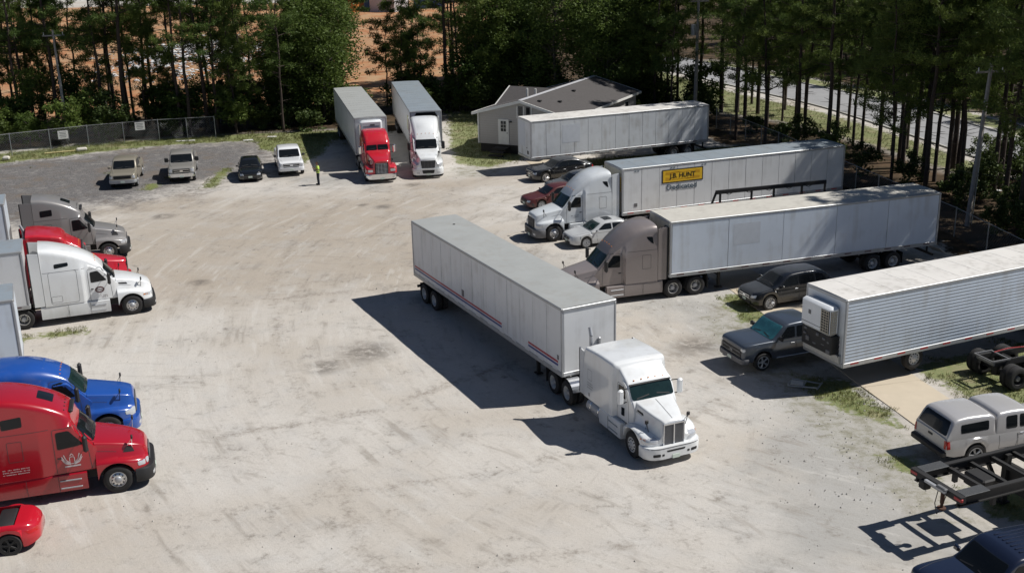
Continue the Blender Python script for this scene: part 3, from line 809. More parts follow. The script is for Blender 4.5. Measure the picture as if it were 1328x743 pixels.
tD = trailer('silver corrugated refrigerated trailer at the right with a cooling unit on its nose', (13.042, 45.262), -155.99, corr=True, roof=M_ROOFW, sheet=M_REEF, reefer='open', tapes='red', gear=-4.2, bogie=(-12.6, -13.9))
wheel(tD, -4.0, 1.0, .78, 'steer', M_WHEELW, M_WHEELW)

tE = trailer('old weathered white trailer parked along the beige house', (1.202, 87.967), -158.64, L=15.6, sheet=M_TW2, roof=M_ROOFW, tapes='dark', bogie=(-12.4, -13.7))
MB().box((-3.4, hw - .009, 2.9), (1.5, .006, 1.4)).build('faded_patch', M_STAIN, tE)
MB().box((.005, -.5, 2.95), (.014, 1.3, 1.9)).build('nose_patch', M_STAIN, tE)
ht = MB(); ht.box((.012, .75, 1.62), (.03, .22, .26)); ht.box((.012, .55, 1.95), (.02, .10, .08)); ht.build('air_line_box', M_BLACK, tE)

tF = trailer('grey-roofed refrigerated trailer coupled to the red truck at the back', (-10.862, 90.477), -76.65, L=16.8, sheet=M_TW, roof=M_ROOFG, reefer='cowl', tapes='dark')
tG = trailer('blue-grey roofed trailer coupled to the white truck at the back', (-6.644, 92.748), -79.93, L=17.4, sheet=M_TW, roof=M_ROOFB, tapes='dark')
MB().prism([(-.75, 3.45), (.75, 3.45), (.95, 3.68), (.75, 3.98), (-.75, 3.98), (-.95, 3.68)], 'x', .002, .03).build('dark_wind_panel', M_GLASS, tG)
MB().box((-1.6, -(hw - .003), 2.9), (1.4, .01, 1.2)).build('green_gold_decal', mat('green_gold_vinyl', (.42, .42, .16), .5, var=.4, scale=2), tG)

tH = trailer('trailer at the left edge behind the grey sleeper truck', (-29.4, 65.5), 20, sheet=M_TBLUE, roof=M_ROOFB)
tI = trailer('trailer at the left edge coupled to the white sleeper truck', (-24.4, 55.45), 21, sheet=M_TW, roof=M_ROOFB)
tJ = trailer('nearest trailer at the left edge, standing beyond the blue truck', (-21.8, 47.95), 22, sheet=M_TBLUE, roof=M_ROOFB)

def dusty(m, amt=.25):
    streaked(m, amt, (.40, .36, .31))
# ------------------------------------------------------------------ TRACTORS
# local frame: x forward, origin on the ground under the middle of the front bumper
M_WHITE = paint('white_truck_paint', (.74, .755, .76))
M_WHITE2 = paint('cool_white_truck_paint', (.66, .69, .71))
M_TAUPE = paint('taupe_truck_paint', (.27, .235, .225), .35, .5, .25)
M_GREYT = paint('grey_truck_paint', (.25, .24, .235), .35, .5, .2)
M_RED = paint('red_truck_paint', (.34, .005, .014), .26)
M_RED2 = paint('bright_red_truck_paint', (.50, .012, .025), .3)
M_RED3 = paint('deep_red_truck_paint', (.40, .008, .02), .3)
M_BLUE = paint('blue_truck_paint', (.012, .07, .32), .3)
for m_ in (M_WHITE, M_WHITE2): dusty(m_, .22)
for m_ in (M_TAUPE, M_GREYT, M_RED2, M_BLUE): dusty(m_, .06)
def cab_arch(x, ax, ra, zc, base):
    d = abs(x - ax)
    return max(base, zc + math.sqrt(ra * ra - d * d)) if d < ra else base

TYPES = {
 'cascadia': dict(ax=-1.15, drive=(-5.9, -7.2), fifth=-6.55, cowl=-1.75,
    hz=[(-.10, 1.46), (-.20, 1.58), (-.5, 1.68), (-1.1, 1.80), (-1.8, 1.93)], hw=[(-.10, .58), (-.3, .68), (-1.0, .80), (-1.8, .90)],
    fw=[(-.10, .84), (-.22, .98), (-.45, 1.10), (-.8, 1.18), (-1.9, 1.20)], fz=[(-.1, 1.10), (-.5, 1.20), (-1.15, 1.27), (-1.9, 1.28)],
    cz=[(-1.62, 1.70), (-1.75, 1.86), (-2.08, 2.25), (-2.45, 2.70), (-2.60, 2.88), (-2.9, 3.18), (-3.3, 3.50), (-3.8, 3.78), (-4.3, 3.92), (-4.8, 3.97), (-5.0, 3.95)],
    cw=[(-1.62, .94), (-1.9, 1.0), (-2.2, 1.03), (-3.1, 1.05), (-3.14, 1.05), (-3.24, 1.20), (-5.0, 1.22)],
    ct=[(-1.62, .88), (-2.45, .84), (-2.7, .90), (-3.3, 1.02), (-4.0, 1.10), (-5.0, 1.14)], cr=[(-1.62, .08), (-2.45, .16), (-2.7, .30), (-3.3, .42), (-5.0, .34)],
    cshould=2.85, ws=[(-.84, 1.98), (.84, 1.98), (.80, 2.60), (-.80, 2.60)],
    win=[(-2.18, 1.98), (-2.98, 1.93), (-2.98, 2.56), (-2.62, 2.58)], door=(-2.0, -3.08, 1.02, 2.66),
    sleepwin=[(-4.38, 3.42), (-4.72, 3.40), (-4.78, 3.02), (-4.66, 3.08), (-4.46, 3.28)], grille=[(-.50, .80), (.50, .80), (.56, 1.38), (-.56, 1.38)], gbars='h', ext=(-5.02, -5.50),
    bumper='body', bz=(.30, .78), lamp=[(.66, .92), (1.02, .88), (1.06, 1.12), (.74, 1.16)], skirt=(-2.2, -5.3), brow=2.72),
 'volvo': dict(ax=-1.2, drive=(-6.1, -7.4), fifth=-6.75, cowl=-1.75,
    hz=[(-.12, 1.30), (-.22, 1.46), (-.5, 1.60), (-1.1, 1.78), (-1.85, 1.95)], hw=[(-.12, .50), (-.3, .66), (-1.0, .86), (-1.85, .98)],
    fw=[(-.12, .80), (-.25, .98), (-.5, 1.12), (-.9, 1.20), (-1.95, 1.21)], fz=[(-.1, 1.05), (-.5, 1.15), (-1.2, 1.25), (-1.95, 1.27)],
    cz=[(-1.65, 1.72), (-1.78, 1.88), (-2.10, 2.30), (-2.42, 2.72), (-2.36, 2.72), (-2.52, 3.0), (-2.75, 3.22), (-3.3, 3.54), (-4.0, 3.80), (-4.6, 3.93), (-5.1, 3.97)],
    cw=[(-1.65, .98), (-1.9, 1.05), (-2.3, 1.10), (-3.2, 1.14), (-3.6, 1.20), (-5.1, 1.22)],
    ct=[(-1.65, .92), (-2.42, .86), (-2.7, .94), (-3.4, 1.02), (-5.1, 1.08)], cr=[(-1.65, .08), (-2.42, .16), (-2.7, .22), (-3.4, .24), (-5.1, .20)],
    cshould=2.75, ws=[(-.90, 2.0), (.90, 2.0), (.82, 2.60), (-.82, 2.60)],
    win=[(-2.18, 2.02), (-3.05, 1.94), (-3.05, 2.58), (-2.62, 2.60)], door=(-2.0, -3.15, .98, 2.70),
    sleepwin=[(-4.05, 2.98), (-4.72, 2.94), (-4.72, 3.30), (-4.05, 3.34)], grille=[(-.42, .72), (.42, .72), (.46, 1.22), (-.46, 1.22)], gbars='h', ext=(-5.12, -5.72),
    bumper='black', bz=(.30, .80), lamp=[(.66, .86), (.90, .88), (.92, 1.06), (.74, 1.08)], skirt=(-2.2, -5.4), brow=2.74, sunroof=[(-3.05, -.36), (-3.55, -.36), (-3.55, .36), (-3.05, .36)]),
 't680': dict(ax=-1.15, drive=(-6.35, -7.65), fifth=-7.0, cowl=-1.75,
    hz=[(-.10, 1.30), (-.2, 1.45), (-.5, 1.60), (-1.1, 1.80), (-1.8, 1.95)], hw=[(-.10, .50), (-.3, .62), (-1.0, .80), (-1.8, .94)],
    fw=[(-.10, .82), (-.25, 1.0), (-.5, 1.12), (-.9, 1.19), (-1.9, 1.20)], fz=[(-.1, 1.08), (-.5, 1.2), (-1.15, 1.3), (-1.9, 1.32)],
    cz=[(-1.62, 1.72), (-1.75, 1.88), (-2.08, 2.28), (-2.42, 2.70), (-2.62, 2.92), (-3.0, 3.2), (-3.5, 3.46), (-4.2, 3.72), (-4.8, 3.87), (-5.25, 3.93)],
    cw=[(-1.62, .96), (-1.9, 1.04), (-2.3, 1.08), (-3.1, 1.10), (-3.2, 1.10), (-3.42, 1.20), (-5.25, 1.22)],
    ct=[(-1.62, .9), (-2.45, .86), (-2.7, .92), (-3.4, 1.02), (-5.25, 1.10)], cr=[(-1.62, .08), (-2.45, .18), (-2.7, .3), (-3.4, .34), (-5.25, .26)],
    cshould=2.8, ws=[(-.88, 2.0), (.88, 2.0), (.82, 2.60), (-.82, 2.60)],
    win=[(-2.22, 2.0), (-3.0, 1.95), (-3.0, 2.50), (-2.62, 2.54)], door=(-2.02, -3.10, 1.0, 2.66),
    sleepwin=[(-3.95, 2.98), (-4.62, 2.92), (-4.62, 3.14), (-3.95, 3.16)], grille=[(-.38, .70), (.38, .70), (.44, 1.2), (-.44, 1.2)], gbars='h', ext=(-5.27, -5.75),
    bumper='black', bz=(.30, .74), lamp=[(.66, .90), (.90, .92), (.92, 1.08), (.74, 1.10)], skirt=(-2.2, -5.5), brow=2.75, locker=True),
 't660': dict(ax=-1.15, drive=(-6.5, -7.8), fifth=-7.15, cowl=-1.95,
    hz=[(-.16, 1.60), (-.22, 1.66), (-.6, 1.74), (-1.2, 1.86), (-2.0, 2.02)], hw=[(-.16, .40), (-.3, .46), (-1.0, .66), (-2.0, .84)],
    fw=[(-.16, .74), (-.26, 1.0), (-.45, 1.13), (-.8, 1.20), (-1.7, 1.21), (-2.1, 1.16)], fz=[(-.16, .98), (-.3, 1.02), (-.7, 1.16), (-1.15, 1.22), (-1.6, 1.12), (-2.1, .98)],
    cz=[(-1.80, 1.80), (-1.90, 1.94), (-1.98, 2.02), (-2.36, 2.76), (-2.46, 2.84), (-3.05, 3.24), (-3.12, 3.34), (-3.3, 3.50), (-3.9, 3.64), (-4.6, 3.74), (-5.0, 3.74)],
    cw=[(-1.80, .92), (-2.2, .98), (-3.02, 1.0), (-3.06, 1.0), (-3.12, 1.16), (-3.3, 1.20), (-5.0, 1.22)],
    ct=[(-1.80, .90), (-2.35, .92), (-3.05, .94), (-3.12, 1.10), (-3.4, 1.16), (-5.0, 1.17)], cr=[(-1.80, .05), (-2.4, .08), (-3.05, .12), (-3.2, .14), (-5.0, .12)],
    cshould=3.0, ws=[(-.89, 2.04), (.89, 2.04), (.87, 2.70), (-.87, 2.70)], lampx=-2.44,
    win=[(-2.36, 1.98), (-2.92, 1.95), (-2.92, 2.52), (-2.46, 2.52)], door=(-2.12, -3.0, 1.05, 2.62),
    sleepwin=None, grille=[(-.40, .70), (.40, .70), (.42, 1.56), (-.42, 1.56)], gbars='v', ext=(-5.02, -5.35),
    bumper='body', bz=(.30, .76), lamp=[(.60, .80), (1.06, .86), (1.10, 1.04), (.66, 1.06)], skirt=(-2.3, -4.0), brow=2.66, tanks=True, boxy=True),
 'intl': dict(ax=-1.25, drive=(-5.6, -6.9), fifth=-6.4, cowl=-2.1,
    hz=[(-.16, 1.62), (-.25, 1.70), (-.7, 1.80), (-1.4, 1.92), (-2.2, 2.06)], hw=[(-.16, .52), (-.3, .56), (-1.0, .70), (-2.2, .88)],
    fw=[(-.16, 1.02), (-.3, 1.16), (-.8, 1.20), (-2.0, 1.18), (-2.2, 1.1)], fz=[(-.16, 1.12), (-.5, 1.2), (-1.2, 1.26), (-2.2, 1.1)],
    cz=[(-2.05, 1.85), (-2.12, 2.04), (-2.2, 2.12), (-2.38, 2.58), (-2.45, 2.70), (-2.75, 2.98), (-3.1, 3.22), (-3.6, 3.36), (-4.3, 3.40), (-4.5, 3.36)],
    cw=[(-2.05, .94), (-2.3, 1.0), (-3.1, 1.02), (-3.2, 1.08), (-4.5, 1.12)],
    ct=[(-2.05, .9), (-2.4, .88), (-2.7, .92), (-3.2, .98), (-4.5, 1.0)], cr=[(-2.05, .06), (-2.45, .14), (-2.8, .28), (-4.5, .24)],
    cshould=2.7, ws=[(-.82, 2.14), (.82, 2.14), (.80, 2.50), (-.80, 2.50)],
    win=[(-2.42, 2.0), (-3.0, 1.98), (-3.0, 2.48), (-2.5, 2.48)], door=(-2.2, -3.08, 1.05, 2.58),
    sleepwin=None, grille=[(-.50, .72), (.50, .72), (.50, 1.52), (-.50, 1.52)], gbars='h', ext=None,
    bumper='chrome', bz=(.34, .72), lamp=[(.66, .86), (1.04, .86), (1.04, 1.04), (.66, 1.04)], skirt=None, brow=2.6, tanks=True),
}
def tractor(kind, col, label, loc, hdg, glass=M_GLASS, rim=None, wing=True, bumper_col=None, group='semi trucks in the lot'):
    S = TYPES[kind]; kind = S.get('like', kind); dx = S.get('dx', 0.0)
    t = thing('semi_truck', label, 'truck', (loc[0], loc[1], 0), hdg, group)
    ax = S['ax']; x0 = S['hz'][0][0]; x1 = S['hz'][-1][0]
    # hood and front fenders in one shell, with the wheel arch cut into its lower edge
    def hsec(x):
        zt = K(x, S['hz']); wt = K(x, S['hw']); wf = K(x, S['fw']); zf = K(x, S['fz'])
        zb = min(cab_arch(x, ax, .64, .50, .60), zf - .06)
        r = .09; wl = min(wt + .08, wf - .08)
        h = [(0, zb), (wf - .03, zb), (wf, zb + .02), (wf, max(zb + .025, zf - .10)), (wf - .025, zf - .04), (wf - .08, zf), (wl + .05, zf + .04), (wl, zf + .12)]
        zz = max(zt, zf + .14 + r)
        return h + arc_corner(wt, zz, r, 4) + [(wt * .5, zz + .03), (0, zz + .04)]
    hx = sorted(set([round(x, 3) for x in frange(x0, x1, .10)] + [round(x, 3) for x in frange(ax + .64, ax - .64, .055)] + [x0 - .04, x0 - .09]), reverse=True)
    hx = [x for x in hx if x1 <= x <= x0]
    hm = MB().loft(hx, hsec); hb = hm.bvh()
    hood = hm.build('hood', col, t, 38)
    # cab and sleeper shell
    cz = [k for i, k in enumerate(S['cz']) if i == 0 or k[0] < S['cz'][i - 1][0]]
    xa, xb = cz[0][0], cz[-1][0]
    def csec(x):
        zt = K(x, cz); w_ = KL(x, S['cw']); wt = K(x, S['ct']); r = K(x, S['cr'])
        zs = min(S['cshould'], zt - r - .02); zb = .98
        wt = min(wt, w_)
        return [(0, zb), (w_ - .04, zb), (w_, zb + .05), (w_, zb + .3 * (zs - zb)), (w_ - .005, zb + .7 * (zs - zb)), (w_ - (w_ - wt) * .25, zs)] + arc_corner(wt, zt, r, 6) + [(wt * .55, zt + .03), (0, zt + .045)]
    cx = sorted(set([round(x, 3) for x in frange(xa, xb, .12)] + [round(k[0], 3) for k in S['cw']] + [round(k[0], 3) for k in cz]), reverse=True)
    cx = [x for x in cx if xb <= x <= xa]
    cm = MB().loft(cx, csec); cb = cm.bvh()
    cab = cm.build('cab', col, t, 35)
    # glass
    if kind == 'intl':
        for s in (1, -1): dec('windshield', cb, [(s * .03, 2.14), (s * .84, 2.14), (s * .80, 2.5), (s * .03, 2.52)], 'x', glass, t, r=.05, rings=6, off=.02)
    else: dec('windshield', cb, S['ws'], 'x', glass, t, r=.10, rings=9, off=.02)
    dec('side_window', cb, S['win'], 'y', M_GLASS, t, sides=True, r=.07)
    zw = S['ws'][0][1]
    for s in (1, -1):
        wp = MB(); strip(wp, cb, [(s * .70, zw + .05), (s * .16, zw + .13)], 'x', .035, .032); wp.build('wiper', M_BLACK, t)
    if S['sleepwin']: dec('sleeper_window', cb, S['sleepwin'], 'y', M_GLASS, t, sides=True, r=.06)
    if S.get('sunroof'): dec('sunroof', cb, S['sunroof'], 'z', M_GLASS, t, r=.05)
    # door and panel gaps
    g = MB(); da, db, dz0, dz1 = S['door']
    strip(g, cb, rpoly([(da, dz0), (db, dz0), (db, dz1), (da - .42, dz1), (da - .05, 1.9)], .08), 'y', .016, .004, True, True)
    if S['brow']: strip(g, cb, [(db - .1, S['brow']), (xb + .03, S['brow'])], 'y', .014, .004, False, True)
    strip(g, hb, [(x, K(x, S['hz']) - .30) for x in frange(x1 + .06, x1 + .7, .1)], 'y', .012, .004, False, True)
    if S.get('locker'):
        strip(g, cb, rpoly([(-3.62, 1.10), (-4.95, 1.10), (-4.95, 2.75), (-3.62, 2.75)], .12), 'y', .014, .004, True, True)
        strip(g, cb, rpoly([(-4.42, 1.2), (-4.92, 1.2), (-4.92, 1.5), (-4.42, 1.5)], .05), 'y', .012, .004, True, True)
    elif kind not in ('intl', 't660'):
        strip(g, cb, rpoly([(-4.15, 1.75), (-4.62, 1.75), (-4.62, 2.48), (-4.15, 2.48)], .03), 'y', .014, .004, True, True)
    sides(g, 'panel_gaps', M_GAP, t)
    for s in (1, -1): MB().rbox((db + .13, s * (KL(db + .1, S['cw']) + .015), 1.62), (.14, .03, .05), .01).build('door_handle', M_BLACK if kind != 't660' else M_CHROME, t)
    # visor and marker lamps above the windscreen
    lw = MB()
    for y in (-.62, -.3, 0, .3, .62):
        p = cast(cb, (S.get('lampx', cz[0][0] - 1.05), y), 'z', .01); lw.rbox((p.x, p.y, p.z), (.06, .06, .035), .012)
    lw.build('marker_lamps', M_AMBER if kind != 'volvo' else M_BLACK, t)
    if kind == 't660':
        vx, vz = S.get('visor', (-2.31, 2.745)); MB().rbox((vx, 0, vz), (.09, 1.76, .045), .012).build('sun_visor', M_BLACK, t)
    if kind == 'volvo':
        MB().rbox((-2.50, 0, 3.09), (.16, 1.1, .10), .03).build('roof_scoop', M_BLACK, t)
        for s in (1, -1): dec('hood_vent', hb, [(-.55, 1.36), (-.95, 1.42), (-.80, 1.60), (-.62, 1.56)], 'y', M_BLACK, t, sides=True, r=.04) if s == 1 else None
    if kind in ('t680', 't660'):
        dec('hood_vent', hb, [(-1.25 + dx * .5, 1.60), (-1.72 + dx * .8, 1.68), (-1.72 + dx * .8, 1.75), (-1.3 + dx * .5, 1.70)], 'y', M_BLACK, t, sides=True, r=.03)
    if kind == 't660':
        hs_ = MB(); strip(hs_, hb, [(-.26, 0), (-1.84 + dx, 0)], 'z', .022, .006); hs_.build('hood_spine', M_TRIM, t)
    # grille
    gr = dec('grille', hb, S['grille'], 'x', M_BLACK if S['gbars'] == 'h' else M_DULLALU, t, r=.05, off=.02, thick=.08)[0]
    gx0 = min(p[1] for p in S['grille']); gx1 = max(p[1] for p in S['grille']); gwd = S['grille'][2][0]
    bars = MB()
    if S['gbars'] == 'h':
        for i in range(8):
            z = gx0 + (gx1 - gx0) * (i + .5) / 8; p = cast(hb, (0, z), 'x', .035); bars.box((p.x, 0, z), (.025, gwd * 1.7, .028))
        for y in (-gwd * .5, 0, gwd * .5): bars.box((x0 + .035, y, (gx0 + gx1) / 2), (.02, .025, gx1 - gx0 - .1))
        bars.build('grille_bars', M_TRIM if kind != 'intl' else M_DULLALU, gr)
    else:
        for i in range(20):
            y = -.36 + .72 * i / 19
            bars.box((x0 + .03, y, (gx0 + gx1) / 2), (.02, .014, gx1 - gx0 - .08))
        bars.build('grille_bars', M_TRIM, gr)
        MB().box((x0 + .04, 0, (gx0 + gx1) / 2), (.05, .045, gx1 - gx0)).build('grille_divider', M_CHROME, gr)
        fr_ = MB(); fr_.box((x0 + .03, 0, gx1 + .01), (.06, .9, .05)); fr_.box((x0 + .03, .43, 1.13), (.06, .035, .9)); fr_.box((x0 + .03, -.43, 1.13), (.06, .035, .9))
        fr_.build('grille_frame', M_CHROME, gr)
    # bumper
    bz0, bz1 = S['bz']
    def bsec(x):
        ww = K(x, [(.06, .62), (.03, .82), (-.04, .98), (-.15, 1.10), (-.35, 1.19), (-.58, 1.20)])
        return [(0, bz0), (ww - .03, bz0), (ww, bz0 + .04), (ww, bz1 - .04), (ww - .03, bz1), (0, bz1)]
    bm_ = MB().loft([.06, .05, .03, 0, -.04, -.09, -.15, -.25, -.35, -.46, -.58], bsec)
    bcol = bumper_col or {'body': col, 'black': M_BLACK, 'chrome': M_CHROME}[S['bumper']]
    bump = bm_.build('bumper', bcol, t, 40); bbv = bm_.bvh()
    if S['bumper'] != 'chrome':
        if kind == 't660':
            dec('bumper_intake', bbv, [(-.36, .56), (.36, .56), (.40, .63), (-.40, .63)], 'x', M_BLACK, bump, r=.03)
            for s in (1, -1):
                dec('fog_lamp_recess', bbv, [(s * .64, .42), (s * .92, .42), (s * .92, .53), (s * .64, .53)], 'x', M_BLACK, bump, r=.03)
                dec('tow_eye_cover', bbv, [(s * .48, .43), (s * .58, .43), (s * .58, .51), (s * .48, .51)], 'x', M_BLACK, bump, r=.02)
            gl = MB(); strip(gl, bbv, [(y, .725) for y in frange(-1.08, 1.08, .12)], 'x', .022, .006); gl.build('bumper_gap', M_GAP, bump)
        else:
            dec('bumper_intake', bbv, [(-.42, bz0 + .12), (.42, bz0 + .12), (.48, bz1 - .10), (-.48, bz1 - .10)], 'x', M_BLACK, bump, r=.05)
            for s in (1, -1): dec('fog_lamp', bbv, [(s * .66, .42), (s * .90, .42), (s * .90, .54), (s * .66, .54)], 'x', M_LAMP, bump, r=.03)
    MB().box((.08, 0, bz0 + .06), (.02, .31, .15)).build('number_plate', M_PLATE, bump)
    dec('headlight', hb, S['lamp'], 'x', M_LAMP, t, sides=True, r=.05, off=.012)
    for s in (1, -1): dec('turn_signal', hb, [(-.34, .96), (-.55, .98), (-.55, 1.04), (-.34, 1.05)], 'y', M_AMBER, t, r=.02, sides=True, off=.01) if s == 1 and kind in ('t660', 'intl', 't680') else None
    dec('headlight_side', hb, [(x0 - .10, S['lamp'][0][1] + .02), (x0 - .34, S['lamp'][0][1] + .05), (x0 - .36, S['lamp'][2][1] + .01), (x0 - .10, S['lamp'][2][1])], 'y', M_LAMP, t, sides=True, r=.04, off=.010)
    # wheel well and under-hood mass
    MB().box((-1.3, 0, .82), (1.9, 1.5, .5)).build('engine_underside', M_FRAME, t)
    # chassis
    d0, d1 = S['drive']; xe = d1 - .75
    fr = MB()
    for s in (1, -1): fr.box(((xe - .5) / 2, s * .43, .86), (abs(xe) - .5, .09, .28))
    for x in (-2.6, -3.6, -4.6, d0 + .55, (d0 + d1) / 2, d1 - .55): fr.box((x, 0, .86), (.12, .8, .2))
    for d in (d0, d1): fr.cyl((d, -1, .51), (d, 1, .51), .09, n=8); fr.cyl((d, 0, .30), (d, 0, .72), .2, n=10)
    fr.cyl((ax, -1, .48), (ax, 1, .48), .06, n=8)
    fr.build('chassis_frame', M_FRAME, t)
    fw_ = MB(); fw_.prism([(S['fifth'] + .45, -.42), (S['fifth'] + .45, .42), (S['fifth'] - .1, .48), (S['fifth'] - .62, .40), (S['fifth'] - .3, .06), (S['fifth'] - .3, -.06), (S['fifth'] - .62, -.40), (S['fifth'] - .1, -.48)], 'z', 1.03, 1.10)
    fw_.build('fifth_wheel', M_FRAME, t)
    for s in (1, -1): wheel(t, ax, s * 1.05, .51, 'steer', rim or M_ALU)
    for d in (d0, d1):
        for s in (1, -1): wheel(t, d, s * .93, .51, 'dual', rim or M_ALU)
    for s in (1, -1):
        qf = MB(); pr = [(d0 + .62 * math.cos(a), .51 + .62 * math.sin(a)) for a in [rad(20 + 12 * i) for i in range(8)]]
        for p, q in zip(pr, pr[1:]): qf.add([(p[0], s * .68, p[1]), (q[0], s * .68, q[1]), (q[0], s * 1.22, q[1]), (p[0], s * 1.22, p[1])], [(0, 1, 2, 3)])
        qf.build('quarter_fender', M_CHROME if kind == 't660' else M_BLACK, t)
        MB().box((d1 - .68, s * .92, .62), (.02, .6, .65)).build('mud_flap', M_MUD, t)
    # side skirts / tanks / steps
    if S.get('skirt'):
        a, b = S['skirt']
        for s in (1, -1):
            sk = MB()
            ys = 1.20 * s
            prof = [(1.00, .0), (.96, .03), (.60, .05), (.36, .02), (.34, -.2), (.98, -.2)]
            xs_ = frange(a, b, .4)
            vs = [(x, ys - s * .04 + s * p[1], p[0]) for x in xs_ for p in prof]; n = len(prof)
            fs = [(k * n + i, k * n + (i + 1) % n, (k + 1) * n + (i + 1) % n, (k + 1) * n + i) for k in range(len(xs_) - 1) for i in range(n)] + [tuple(range(n)), tuple(range(len(vs) - n, len(vs)))]
            sk.add(vs, fs); skirt = sk.build('side_skirt', col, t, 30)
            for x in (a - .95, a - 2.0):
                if x > b + .2: MB().box((x, ys + s * .014, .67), (.014, .006, .58)).build('skirt_gap', M_GAP, skirt)
            for z in (.50, .78): MB().rbox((a - .55, ys + s * .016, z), (.72, .03, .05), .01).build('step', M_DULLALU, skirt)
    if S.get('tanks'):
        for s in (1, -1):
            xk = -3.9 + dx * .6 if kind == 't660' else -3.2
            tk = MB().cyl((xk + .55 - (.55 if kind == 't660' else 0), s * .90, .66), (xk - .75 - (.35 if kind == 't660' else 0), s * .90, .66), .31, n=18).build('fuel_tank', M_ALU if kind == 'intl' else M_DULLALU, t, 40)
            for x in (xk - .1, xk - .75): MB().lathe_y([(.0, 0)], n=3) if False else MB().cyl((x, s * .90, .66), (x - .05, s * .90, .66), .322, n=18).build('tank_strap', M_CHROME, tk, 40)
            if kind == 'intl':
                MB().rbox((-2.55, s * 1.0, .62), (.8, .3, .5), .04).build('step_box', M_ALU, t)
    # mirrors
    mx = S['door'][0] - .12
    for s in (1, -1):
        wd = KL(mx, S['cw'])
        o = MB().rbox((mx + .02, s * (wd + .30), 2.15), (.16, .24, .62), .06).build('side_mirror', col if kind in ('t660',) else (M_BLACK if kind != 'intl' else M_CHROME), t, 40)
        arm = MB(); arm.tube([(mx - .05, s * (wd - .02), 1.88), (mx + .02, s * (wd + .28), 1.88)], .02); arm.tube([(mx - .05, s * (wd - .02), 2.42), (mx + .02, s * (wd + .28), 2.42)], .02)
        arm.build('mirror_arm', M_BLACK, o)
        hp = cast(hb, (-.62, .78 * s), 'z', 0)
        hmr = MB(); hmr.rbox((hp.x + .04, hp.y + s * .10, hp.z + .42), (.07, .15, .17), .035)
        hmo = hmr.build('hood_mirror', M_BLACK, t, 40)
        MB().tube([(hp.x, hp.y, hp.z - .02), (hp.x + .03, hp.y + s * .09, hp.z + .36)], .014).tube([(hp.x - .2, hp.y, hp.z), (hp.x + .03, hp.y + s * .09, hp.z + .36)], .01).build('mirror_stalk', M_CHROME if kind == 'volvo' else M_BLACK, hmo)
    # side extenders behind the sleeper
    if S['ext'] and wing:
        a, b = S['ext']; wx = KL(xb, S['cw']); zt = K(xb, cz)
        for s in (1, -1):
            e = MB().prism([(a, 1.05), (b, 1.05), (b, zt - .10), (a, zt - .16)], 'y', s * (wx - .05), s * (wx - .005)).build('side_extender', col, t)
            MB().box((b - .03, s * (wx - .03), (1.05 + zt - .1) / 2), (.07, .05, zt - 1.2)).build('extender_edge', M_BLACK, e)
        MB().box((xb - .012, 0, (1.1 + zt - .25) / 2), (.02, 2 * wx - .3, zt - .25 - 1.1)).build('sleeper_back', M_BLACK if kind != 't660' else col, t)
    # exhaust, deck plate
    if kind in ('intl',):
        MB().cyl((-4.66, -.98, 1.0), (-4.66, -.98, 3.7), .075, n=10).build('exhaust_stack', M_CHROME, t, 40)
    if kind == 't660':
        ey = -.78 if dx else .70; et = 3.40 if dx else 3.62
        ex = MB().cyl((-5.16, ey, 1.1), (-5.16, ey, et), .08, n=10); ex.cyl((-5.16, ey, et), (-5.28, ey, et + .32), .08, .07, n=10)
        ex.build('exhaust_stack', M_DULLALU, t, 40)
        for s in (1, -1): MB().rbox((-3.12 + dx, s * 1.02, .70), (1.35, .36, .52), .12).build('fender_fairing', col, t, 40)
    MB().box((xb - .75, 0, 1.02), (1.0, .85, .03)).build('deck_plate', M_DULLALU, t)
    return t, hb, cb

def place(front, hdg, ahead):
    return (front[0] + math.cos(rad(hdg)) * ahead, front[1] + math.sin(rad(hdg)) * ahead)

# moving truck in the middle: the same maker's cab with a shorter hood and a lower sleeper roof
TYPES['midsleeper'] = dict(TYPES['t660'], cowl=-1.6,
    hz=[(-.16, 1.60), (-.22, 1.66), (-.6, 1.76), (-1.1, 1.88), (-1.82, 2.02)], hw=[(-.16, .40), (-.3, .46), (-.9, .66), (-1.82, .86)],
    fw=[(-.16, .74), (-.26, 1.0), (-.45, 1.13), (-.8, 1.20), (-1.6, 1.21), (-1.85, 1.17)], fz=[(-.16, .98), (-.3, 1.02), (-.7, 1.16), (-1.15, 1.22), (-1.5, 1.15), (-1.85, 1.0)],
    cz=[(-1.48, 1.80), (-1.55, 1.92), (-1.62, 2.0), (-1.96, 2.54), (-2.05, 2.62), (-2.6, 2.98), (-2.68, 3.08), (-2.85, 3.15), (-3.5, 3.15), (-4.6, 3.08), (-4.95, 3.05)],
    cw=[(-1.48, .92), (-1.85, .98), (-2.6, 1.0), (-2.64, 1.0), (-2.72, 1.16), (-2.9, 1.2), (-4.95, 1.22)],
    ct=[(-1.48, .90), (-1.95, .92), (-2.6, .94), (-2.68, 1.10), (-3.0, 1.15), (-4.95, 1.16)], cr=[(-1.48, .05), (-2.0, .08), (-2.6, .12), (-2.8, .14), (-4.95, .12)],
    cshould=2.6, ws=[(-.89, 2.02), (.89, 2.02), (.88, 2.50), (-.88, 2.50)], lampx=-2.03, win=[(-1.98, 1.95), (-2.52, 1.92), (-2.52, 2.40), (-2.08, 2.40)], door=(-1.75, -2.58, 1.05, 2.46),
    ext=(-4.97, -5.3), skirt=(-2.0, -3.7), brow=None, like='t660', visor=(-1.90, 2.525), dx=.38)
T0, hb0, cb0 = tractor('midsleeper', M_WHITE, 'white truck driving across the middle of the gravel lot', (5.83, 38.16), -66.8, M_GLASSG, M_WHEELW)
